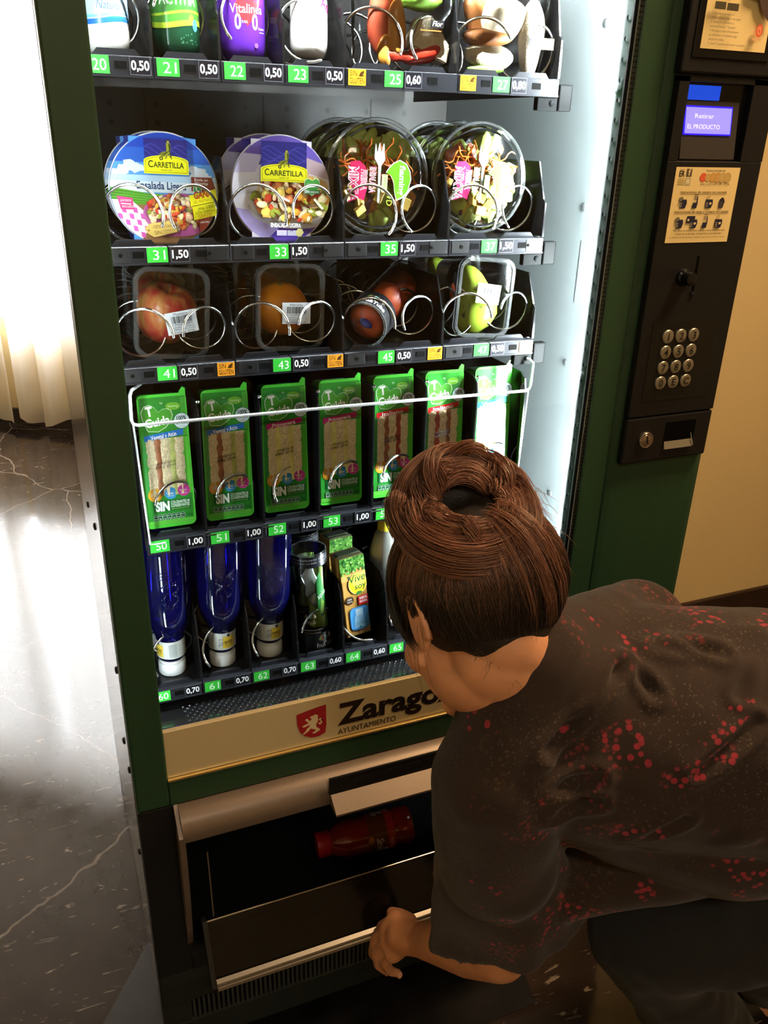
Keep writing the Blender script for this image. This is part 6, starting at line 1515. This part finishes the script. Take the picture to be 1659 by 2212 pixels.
# blouse
def blouse_mat():
    m = bpy.data.materials.new('flowered_cloth'); m.use_nodes = True
    nt = m.node_tree; b = nt.nodes['Principled BSDF']; L = nt.links.new
    tc = nd(nt, 'ShaderNodeTexCoord')
    wp = nd(nt, 'ShaderNodeTexNoise'); wp.inputs['Scale'].default_value = 60
    wa = nd(nt, 'ShaderNodeVectorMath', operation='MULTIPLY_ADD'); wa.inputs[1].default_value = (0.012, 0.012, 0.012)
    L(tc.outputs['Object'], wp.inputs[0]); L(wp.outputs['Color'], wa.inputs[0]); L(tc.outputs['Object'], wa.inputs[2])
    def dots(scale, lo, hi, src):
        v = nd(nt, 'ShaderNodeTexVoronoi'); v.inputs['Scale'].default_value = scale; L(src, v.inputs['Vector'])
        r = nd(nt, 'ShaderNodeValToRGB'); r.color_ramp.elements[0].position = lo; r.color_ramp.elements[1].position = hi
        r.color_ramp.elements[0].color = (1, 1, 1, 1); r.color_ramp.elements[1].color = (0, 0, 0, 1); L(v.outputs['Distance'], r.inputs[0]); return r.outputs[0], v
    def mask(scale, lo, hi, off):
        n = nd(nt, 'ShaderNodeTexNoise'); n.inputs['Scale'].default_value = scale; n.inputs['Detail'].default_value = 1.5
        mp = nd(nt, 'ShaderNodeMapping'); mp.inputs['Location'].default_value = (off, off * 2, -off); L(tc.outputs['Object'], mp.inputs[0]); L(mp.outputs[0], n.inputs[0])
        r = nd(nt, 'ShaderNodeValToRGB'); r.color_ramp.elements[0].position = lo; r.color_ramp.elements[1].position = hi
        r.color_ramp.elements[0].color = (0, 0, 0, 1); L(n.outputs['Fac'], r.inputs[0]); return r.outputs[0]
    def mul(a, c, k=None):
        q = nd(nt, 'ShaderNodeMath', operation='MULTIPLY'); L(a, q.inputs[0])
        if k is None: L(c, q.inputs[1])
        else: q.inputs[1].default_value = k
        return q.outputs[0]
    def mixc(fac, a, col):
        x = nd(nt, 'ShaderNodeMix', data_type='RGBA'); L(fac, x.inputs['Factor'])
        if isinstance(a, tuple): x.inputs['A'].default_value = (*a, 1)
        else: L(a, x.inputs['A'])
        x.inputs['B'].default_value = (*col, 1); return x.outputs['Result']
    red, _ = dots(105, 0.30, 0.42, tc.outputs['Object']); rm = mask(15, 0.585, 0.625, 0.0)
    red2, _ = dots(130, 0.26, 0.40, tc.outputs['Object']); rm2 = mask(17, 0.60, 0.66, 3.3)
    sp, _ = dots(210, 0.16, 0.28, wa.outputs[0]); sm = mask(9, 0.42, 0.62, 7.0)
    gr, _ = dots(150, 0.2, 0.34, wa.outputs[0]); gm = mask(11, 0.5, 0.66, 11.0)
    base = (0.036, 0.022, 0.017)
    c = mixc(mul(mul(sp, sm), None, 0.55), base, (0.15, 0.115, 0.085))
    c = mixc(mul(mul(gr, gm), None, 0.45), c, (0.13, 0.08, 0.035))
    c = mixc(mul(mul(red2, rm2), None, 0.7), c, (0.21, 0.035, 0.04))
    c = mixc(mul(mul(red, rm), None, 0.95), c, (0.33, 0.03, 0.045))
    L(c, b.inputs['Base Color']); b.inputs['Roughness'].default_value = 0.85; b.inputs['Sheen Weight'].default_value = 0.15; b.inputs['Specular IOR Level'].default_value = 0.2
    n = nd(nt, 'ShaderNodeTexNoise'); n.inputs['Scale'].default_value = 900; L(tc.outputs['Object'], n.inputs[0])
    bu = nd(nt, 'ShaderNodeBump'); bu.inputs['Strength'].default_value = 0.35; bu.inputs['Distance'].default_value = 0.001; L(n.outputs['Fac'], bu.inputs['Height']); L(bu.outputs[0], b.inputs['Normal'])
    return m
bm = BM()
HEM = V(0.3789, -0.4093, 0.5415)
UPB = V(0.3518, -0.4582, 0.9921) 
capsule(bm, UPB, CHEST, 0.054, 0.138, 28); capsule(bm, CHEST, RIBS, 0.138, 0.142, 32); capsule(bm, RIBS, HIPS, 0.142, 0.155, 32); ellip(bm, HIPS, 0.165, 0.165, 0.15)
for sh in (L_SH, R_SH): capsule(bm, sh, CHEST, 0.066, 0.115, 24); capsule(bm, sh, UPB, 0.062, 0.054, 24)
capsule(bm, L_SH, L_SH.lerp(HEM, 0.5), 0.066, 0.074, 28)
# wide left sleeve falling to the elbow
ax = (HEM - L_SH); sl_ = BM()
def sleeve(bm_, top, bot, r0, r1, flat_, dirv, steps=16, n=40):
    d = (bot - top).normalized(); e1 = (dirv - d * dirv.dot(d)).normalized(); e2 = d.cross(e1); rings = []
    for j in range(steps + 1):
        t = j / steps; r_ = r0 + (r1 - r0) * t ** 1.2; c_ = top.lerp(bot, t); R_ = []
        for i in range(n):
            a = 2 * pi * i / n
            k = 1 + 0.10 * t * sin(5 * a + 1.0) + 0.05 * t * sin(9 * a + 2)
            R_.append(bm_.verts.new(c_ + (e1 * cos(a) * r_ * k + e2 * sin(a) * r_ * flat_ * k) + d * (0.010 * t * sin(3 * a))))
        rings.append(R_)
    for A, B in zip(rings, rings[1:]):
        for i in range(n): bm_.faces.new((A[i], A[(i + 1) % n], B[(i + 1) % n], B[i]))
    bm_.faces.new(rings[0][::-1]); bm_.faces.new(rings[-1])
sleeve(bm, L_SH.lerp(HEM, 0.25), HEM, 0.070, 0.098, 0.72, CR)
sleeve(bm, R_SH, R_EL, 0.066, 0.085, 0.8, Vector((1, 0, 0)))
# hanging front of the blouse
capsule(bm, CHEST + Vector((0.0, 0.0, -0.06)), RIBS + Vector((-0.02, 0.0, -0.12)), 0.10, 0.105, 24)
capsule(bm, V(0.4260, -0.4366, 0.6226), V(0.6298, -0.5230, 0.7176), 0.050, 0.070, 24)
bm = remesh(bm, 0.0046, 10, 0.5)
# creases fanning from the shoulder and round the armpit
def crease(p_, a, b, w_, depth):
    ab = b - a; t = max(0, min(1, (p_ - a).dot(ab) / ab.length_squared)); d = (p_ - (a + ab * t)).length
    return -depth * math.exp(-(d / w_) ** 2) * (0.35 + 0.65 * sin(pi * min(1, max(0, t * 0.9 + 0.1)))) + depth * 0.6 * math.exp(-((d - 2.1 * w_) / w_) ** 2)
CR_L = [((0.4326, -0.5019, 1.0013), (0.3295, -0.5187, 0.9281)), ((0.4337, -0.5028, 1.0005), (0.4470, -0.5251, 0.9668)), ((0.4669, -0.4906, 1.0051), (0.4927, -0.5044, 0.9992)), ((0.4929, -0.4866, 1.0112), (0.5386, -0.5184, 0.9860)), ((0.5498, -0.4836, 1.0175), (0.5950, -0.5053, 1.0120)), ((0.5598, -0.5451, 0.9982), (0.5298, -0.5588, 0.9691)),
        ((0.3252, -0.5179, 0.8781), (0.3777, -0.5434, 0.8953)), ((0.3356, -0.5245, 0.8496), (0.3803, -0.5456, 0.8690)), ((0.4098, -0.5681, 0.8006), (0.4603, -0.5877, 0.8521)), ((0.4805, -0.5977, 0.7769), (0.5246, -0.6185, 0.8204)), ((0.2756, -0.4702, 0.8841), (0.3199, -0.5115, 0.9105)), ((0.2712, -0.4677, 0.8134), (0.3055, -0.4906, 0.7963)), ((0.4659, -0.5877, 0.9049), (0.5361, -0.5828, 0.9502))]
CRL = [(V(*a), V(*b)) for a, b in CR_L]
bm.normal_update()
for v in bm.verts:
    d = 0.0
    for a, b in CRL: d += crease(v.co, a, b, 0.0060, 0.0085)
    q = v.co
    d += 0.0042 * noise.noise(Vector((q.x * 9, q.y * 9, q.z * 14))) + 0.0022 * noise.noise(Vector((q.x * 26 + q.z * 10, q.y * 20, q.z * 18)))
    v.co += v.normal * d
blouse = obj('blouse', bm, blouse_mat(), PER, smooth='all')
blouse['label'] = 'dark blouse with small red flower clusters'
# trousers and shoes
TRO = mat('black_trouser_cloth', (0.010, 0.010, 0.011), 0.8, bump=0.25, bscale=700, sheen=0.1)
bm = BM()
for hp, kn, an in ((L_HP, L_KN, L_AN), (R_HP, R_KN, R_AN)):
    capsule(bm, hp, kn, 0.098, 0.078, 28); capsule(bm, kn, an + Vector((0, 0, 0.02)), 0.076, 0.066, 28)
ellip(bm, HIPS + Vector((0.01, 0, -0.03)), 0.158, 0.16, 0.14)
bm = remesh(bm, 0.008, 6, 0.5); bm.normal_update()
for v in bm.verts: v.co += v.normal * (0.006 * noise.noise(v.co * 14) + 0.003 * noise.noise(v.co * 33))
obj('trousers', bm, TRO, PER, smooth='all')
for an in (L_AN, R_AN):
    bm = BM(); capsule(bm, an + Vector((0.035, 0, -0.055)), an + Vector((-0.155, 0.02, -0.063)), 0.0395, 0.030, 20)
    for v in bm.verts: v.co.z = max(v.co.z, 0.004)
    sh = obj('shoe', bm, mat('black_leather', (0.012, 0.011, 0.011), 0.35, bump=0.1), PER, smooth='all')

# hair: dark scalp hair, nape shade partly put into its colour, swept into a coppery bun
def hair_mat():
    m = bpy.data.materials.new('hair_strands'); m.use_nodes = True; nt = m.node_tree; b = nt.nodes['Principled BSDF']
    a = nd(nt, 'ShaderNodeAttribute', attribute_name='Col'); nt.links.new(a.outputs['Color'], b.inputs['Base Color'])
    b.inputs['Roughness'].default_value = 0.38; b.inputs['Specular IOR Level'].default_value = 0.45; b.inputs['Sheen Weight'].default_value = 0.1
    return m
HAIRM = hair_mat()
CAPM = mat('dark_hair_base', (0.016, 0.010, 0.007), 0.6, var=0.3, vscale=60, bump=0.4, bscale=300)
HC = (0, -0.016, 0.034); HR = (0.0815, 0.0960, 0.0880)
bm = BM(); ellip(bm, hp_(*HC), HR[0] - 0.002, HR[1] - 0.002, HR[2] - 0.002, HM)
ellip(bm, hp_(0, -0.046, -0.010), 0.056, 0.040, 0.044, HM)
BUN = V(0.2863, -0.3923, 1.1341); BAX = (CF * -0.80 + CU * 0.55 + CR * 0.05).normalized()
b1_ = (CR - BAX * CR.dot(BAX)).normalized(); b2_ = BAX.cross(b1_)
for k in range(20):
    a = 2 * pi * k / 20; a2 = 2 * pi * (k + 1) / 20
    capsule(bm, BUN + (b1_ * cos(a) + b2_ * sin(a)) * 0.034 - BAX * 0.012, BUN + (b1_ * cos(a2) + b2_ * sin(a2)) * 0.034 - BAX * 0.012, 0.021, 0.021, 12)
capsule(bm, BUN - BAX * 0.03, hp_(0, -0.03, 0.08), 0.036, 0.05)
for sd in (-1, 1): ellip(bm, hp_(sd * 0.061, 0.040, 0.026), 0.017, 0.036, 0.040, HM)
hairbase = obj('hair', remesh(bm, 0.005, 4), CAPM, PER, smooth='all')
hairbase['label'] = 'dark roots, nape also darkened by painted shade, swept up into a loose copper bun'
HG = random.Random(21)
COP = [(0.31, 0.132, 0.072), (0.23, 0.092, 0.049), (0.40, 0.185, 0.108), (0.15, 0.057, 0.031), (0.27, 0.118, 0.067)]
DRK = [(0.016, 0.010, 0.007), (0.022, 0.013, 0.008), (0.030, 0.017, 0.010)]
class Hair:
    def __init__(s): s.bm = BM(); s.cl = s.bm.loops.layers.float_color.new('Col')
    def strand(s, pts, r, cfun, n=3):
        rings = []; up = None; N = len(pts)
        for i, p_ in enumerate(pts):
            t = (pts[min(i + 1, N - 1)] - pts[max(i - 1, 0)]); t = t.normalized() if t.length > 1e-9 else Vector((0, 0, 1))
            if up is None: up = t.orthogonal().normalized()
            else:
                up = up - t * up.dot(t); up = up.normalized() if up.length > 1e-6 else t.orthogonal().normalized()
            w_ = t.cross(up); k = i / (N - 1); rr = r * min(1, 3 * k + 0.5) * min(1, 3 * (1 - k) + 0.15)
            rings.append([s.bm.verts.new(p_ + (up * cos(2 * pi * j / n) + w_ * sin(2 * pi * j / n)) * rr) for j in range(n)])
        for i, (A, B) in enumerate(zip(rings, rings[1:])):
            col = (*cfun(i / (N - 1)), 1)
            for j in range(n):
                f = s.bm.faces.new((A[j], A[(j + 1) % n], B[(j + 1) % n], B[j])); f.smooth = True
                for l in f.loops: l[s.cl] = col
    def done(s, name, parent):
        me = bpy.data.meshes.new(name); s.bm.to_mesh(me); s.bm.free(); me.materials.append(HAIRM)
        o = bpy.data.objects.new(name, me); COL.objects.link(o); o.parent = parent; return o
def lerp3(a, b, t): return tuple(x + (y - x) * t for x, y in zip(a, b))
def esurf(d, k=1.0): return hp_(HC[0] + d.x * HR[0] * k, HC[1] + d.y * HR[1] * k, HC[2] + d.z * HR[2] * k)
bl = HM.transposed() @ (BUN - hp_(*HC)); bdir = Vector((bl.x / HR[0], bl.y / HR[1], bl.z / HR[2])).normalized()
H1 = Hair()
def hairline(az):
    """unit direction of the hairline at azimuth az (0 = front, +pi/2 = left)"""
    f = cos(az)
    el = 0.40 * max(0, f) ** 2.2 - 0.42 * (1 - abs(f)) ** 0.8 - 1.24 * max(0, -f) ** 1.5
    return Vector((sin(az) * cos(el), cos(az) * cos(el), sin(el)))
for i in range(7000):
    az = HG.uniform(-pi, pi); d0 = hairline(az); jit = HG.uniform(0, 1) ** 1.6 * 0.55
    d0 = (d0 + Vector((HG.gauss(0, .03), HG.gauss(0, .03), HG.gauss(0, .04)))).normalized()
    tgt = (bdir + Vector((HG.gauss(0, .16), HG.gauss(0, .16), HG.gauss(0, .16)))).normalized()
    N = 12; off = HG.uniform(0.0, 0.05); wob = HG.uniform(0, 6.28); amp = HG.uniform(0, 0.075)
    pts = []
    nape = max(0, -cos(az))
    for k in range(N + 1):
        t = jit + (1 - jit) * k / N
        ang = d0.angle(tgt); s_ = sin(ang) or 1e-3
        d = (d0 * (sin((1 - t) * ang) / s_) + tgt * (sin(t * ang) / s_)).normalized()
        if d.angle(bdir) < 0.46: break
        side = d.cross(tgt)
        d = (d + side * amp * sin(pi * t + wob)).normalized()
        k_ = 1.0 + off * (0.4 + 0.6 * sin(pi * min(1, t))) + 0.012
        p_ = esurf(d, k_)
        low = max(0, -d.z - 0.15) * max(0, -d.y)
        p_ = p_ + hg * (0.035 * low) - hup * (0.012 * low)
        pts.append(p_)
    if len(pts) < 4: continue
    cc = HG.choice(COP); dk = HG.choice(DRK)
    base_t = 0.44 + 0.26 * nape + HG.gauss(0, 0.08) - 0.25 * max(0, cos(az))  # nape stays dark longer: natural roots plus shade put into the colour
    j0 = jit
    H1.strand(pts, HG.uniform(0.0002, 0.00042), lambda t, dk=dk, cc=cc, b=base_t, j=j0: lerp3(dk, cc, max(0, min(1, ((j + (1 - j) * t) - b + 0.28) / 0.42))))
# bun: thick winding locks round a dark hollow
def lock(path, rad, n, cols, sr=0.00036, flat_=0.6, wav=0.0025, steps=None):
    N = len(path)
    T = [(path[min(i + 1, N - 1)] - path[max(i - 1, 0)]).normalized() for i in range(N)]
    A = []
    for i in range(N):
        e = BAX - T[i] * BAX.dot(T[i]); e = e.normalized() if e.length > 1e-5 else T[i].orthogonal().normalized(); A.append((e, T[i].cross(e)))
    for q in range(int(n * 1.9)):
        a, rr = HG.uniform(0, 6.28), HG.uniform(0.15, 1) ** 0.5
        tw = HG.uniform(-0.8, 0.8); ph = HG.uniform(0, 6.28); pts = []
        i0 = int(HG.uniform(0, 0.26) * N); i1 = N - int(HG.uniform(0, 0.26) * N)
        for i in range(i0, i1):
            t = i / (N - 1); env = 0.45 + 0.55 * sin(pi * t) ** 0.6
            aa = a + tw * t
            pts.append(path[i] + A[i][0] * (cos(aa) * rr * rad * env * flat_ + wav * sin(5 * t + ph)) + A[i][1] * (sin(aa) * rr * rad * env + wav * cos(4 * t + ph)))
        cc = HG.choice(cols); f_ = HG.uniform(0.75, 1.25); cc = tuple(min(1, x * f_) for x in cc)
        H1.strand(pts, sr * HG.uniform(0.6, 1.3), lambda t, c_=cc: c_)
def bunp(ang, rad, h): return BUN + (b1_ * cos(ang) + b2_ * sin(ang)) * rad * 1.14 + BAX * (h + 0.009)
def arc(a0, a1, r0, r1, h0, h1, n=22, bulge=0.012):
    return [bunp(a0 + (a1 - a0) * k / n, r0 + (r1 - r0) * k / n, h0 + (h1 - h0) * k / n + bulge * sin(pi * k / n)) for k in range(n + 1)]
D2 = pi / 180
lock(arc(200 * D2, 20 * D2, 0.050, 0.046, -0.012, 0.0), 0.020, 330, COP)
lock(arc(170 * D2, 30 * D2, 0.036, 0.030, 0.004, 0.004), 0.016, 240, COP)
lock(arc(180 * D2, 380 * D2, 0.050, 0.050, 0.004, 0.004), 0.021, 340, COP)
lock(arc(190 * D2, 350 * D2, 0.032, 0.038, 0.006, 0.010), 0.016, 240, COP)
lock(arc(250 * D2, 400 * D2, 0.044, 0.036, 0.006, 0.004), 0.015, 220, COP)
lock(arc(60 * D2, -60 * D2, 0.050, 0.054, -0.010, -0.012), 0.017, 240, COP)
lock(arc(140 * D2, 250 * D2, 0.054, 0.052, -0.014, -0.010), 0.018, 240, COP)
lock(arc(200 * D2, 375 * D2, 0.058, 0.056, 0.000, 0.000, bulge=0.010), 0.018, 260, COP)
lock(arc(330 * D2, 235 * D2, 0.066, 0.054, -0.004, 0.0, bulge=0.010), 0.012, 160, COP)
lock(arc(-50 * D2, 40 * D2, 0.060, 0.052, -0.022, -0.008), 0.013, 150, COP)
for k in range(44):
    a0 = HG.uniform(0, 6.28); lock(arc(a0, a0 + HG.uniform(-1.5, 1.5), HG.uniform(0.018, 0.062), HG.uniform(0.018, 0.066), HG.uniform(-0.006, 0.018), HG.uniform(-0.012, 0.018), bulge=HG.uniform(0.004, 0.020)), HG.uniform(0.004, 0.009), 34, COP)
for k in range(6):
    # stray locks slipping from the bun down over the dark nape hair
    az = HG.gauss(-2.5, 0.5); dd = (hairline(az) * HG.uniform(0.35, 0.6) + bdir).normalized(); e_ = hairline(az + HG.gauss(0, 0.3))
    P_ = [esurf((dd * (1 - t) + e_ * t * HG.uniform(0.5, 0.6)).normalized(), 1.055 + 0.03 * sin(pi * t)) for t in [0.82 * q / 12 for q in range(13)]]
    lock(P_, 0.006, 13, COP, wav=0.004)
# side hair falling over the temples in front of the ears
for k in range(620):
    sd = 1 if k % 4 else -1
    g0_, u0_ = HG.uniform(-0.02, 0.05), HG.uniform(0.085, 0.11)
    g1_, u1_ = HG.uniform(0.018, 0.074), HG.uniform(-0.030, 0.004)
    pts = []
    for q in range(11):
        t = q / 10
        g_ = g0_ + (g1_ - g0_) * t + 0.020 * sin(pi * t); u_ = u0_ + (u1_ - u0_) * t
        l_ = 0.0825 * math.sqrt(max(0.05, 1 - ((u_ - 0.034) / 0.092) ** 2 * 0.85 - ((g_ + 0.016) / 0.125) ** 2)) + 0.004 + 0.004 * sin(3 * t + k)
        pts.append(hp_(sd * l_, g_, u_))
    dk = HG.choice(DRK); cc = HG.choice(COP)
    H1.strand(pts, HG.uniform(0.0002, 0.00045), lambda t, dk=dk, cc=cc: lerp3(cc, dk, min(1, t * 2.2)))
# loose ends and fly-aways
for k in range(150):
    p0 = bunp(HG.uniform(-1.3, 0.9), HG.uniform(0.04, 0.06), HG.uniform(-0.02, 0.0)); v_ = CR * HG.uniform(0.01, 0.045) - CU * HG.uniform(0.005, 0.05) - CF * HG.uniform(0, 0.02)
    H1.strand([p0 + v_ * t + CU * (0.012 * sin(pi * t)) + Vector((0.003 * sin(6 * t + k), 0.002 * cos(5 * t + k), 0)) for t in [q / 8 for q in range(9)]], 0.00028, lambda t: (0.22, 0.085, 0.04))
for k in range(60):
    az = HG.gauss(pi, 0.75); d0 = hairline(az); p0 = esurf(d0, 1.03); v_ = (hup * HG.uniform(-0.03, 0.006) + hl * HG.gauss(0, 0.012) - hg * HG.uniform(0.0, 0.012))
    H1.strand([p0 + v_ * t + hl * (0.003 * sin(5 * t + k)) for t in [q / 7 for q in range(8)]], 0.0002, lambda t: (0.03, 0.017, 0.01))
for k in range(9):
    p0 = hp_(0.076 + HG.gauss(0, .003), HG.uniform(-0.03, 0.012), HG.uniform(0.0, 0.02)); v_ = -hup * HG.uniform(0.03, 0.085) - hg * HG.uniform(-0.01, 0.015) + hl * HG.uniform(0, 0.01)
    H1.strand([p0 + v_ * t + hl * 0.006 * sin(pi * t) for t in [q / 8 for q in range(9)]], 0.0002, lambda t: (0.05, 0.025, 0.014))
st_ = H1.done('hair_strands', hairbase); st_['kind'] = 'stuff'
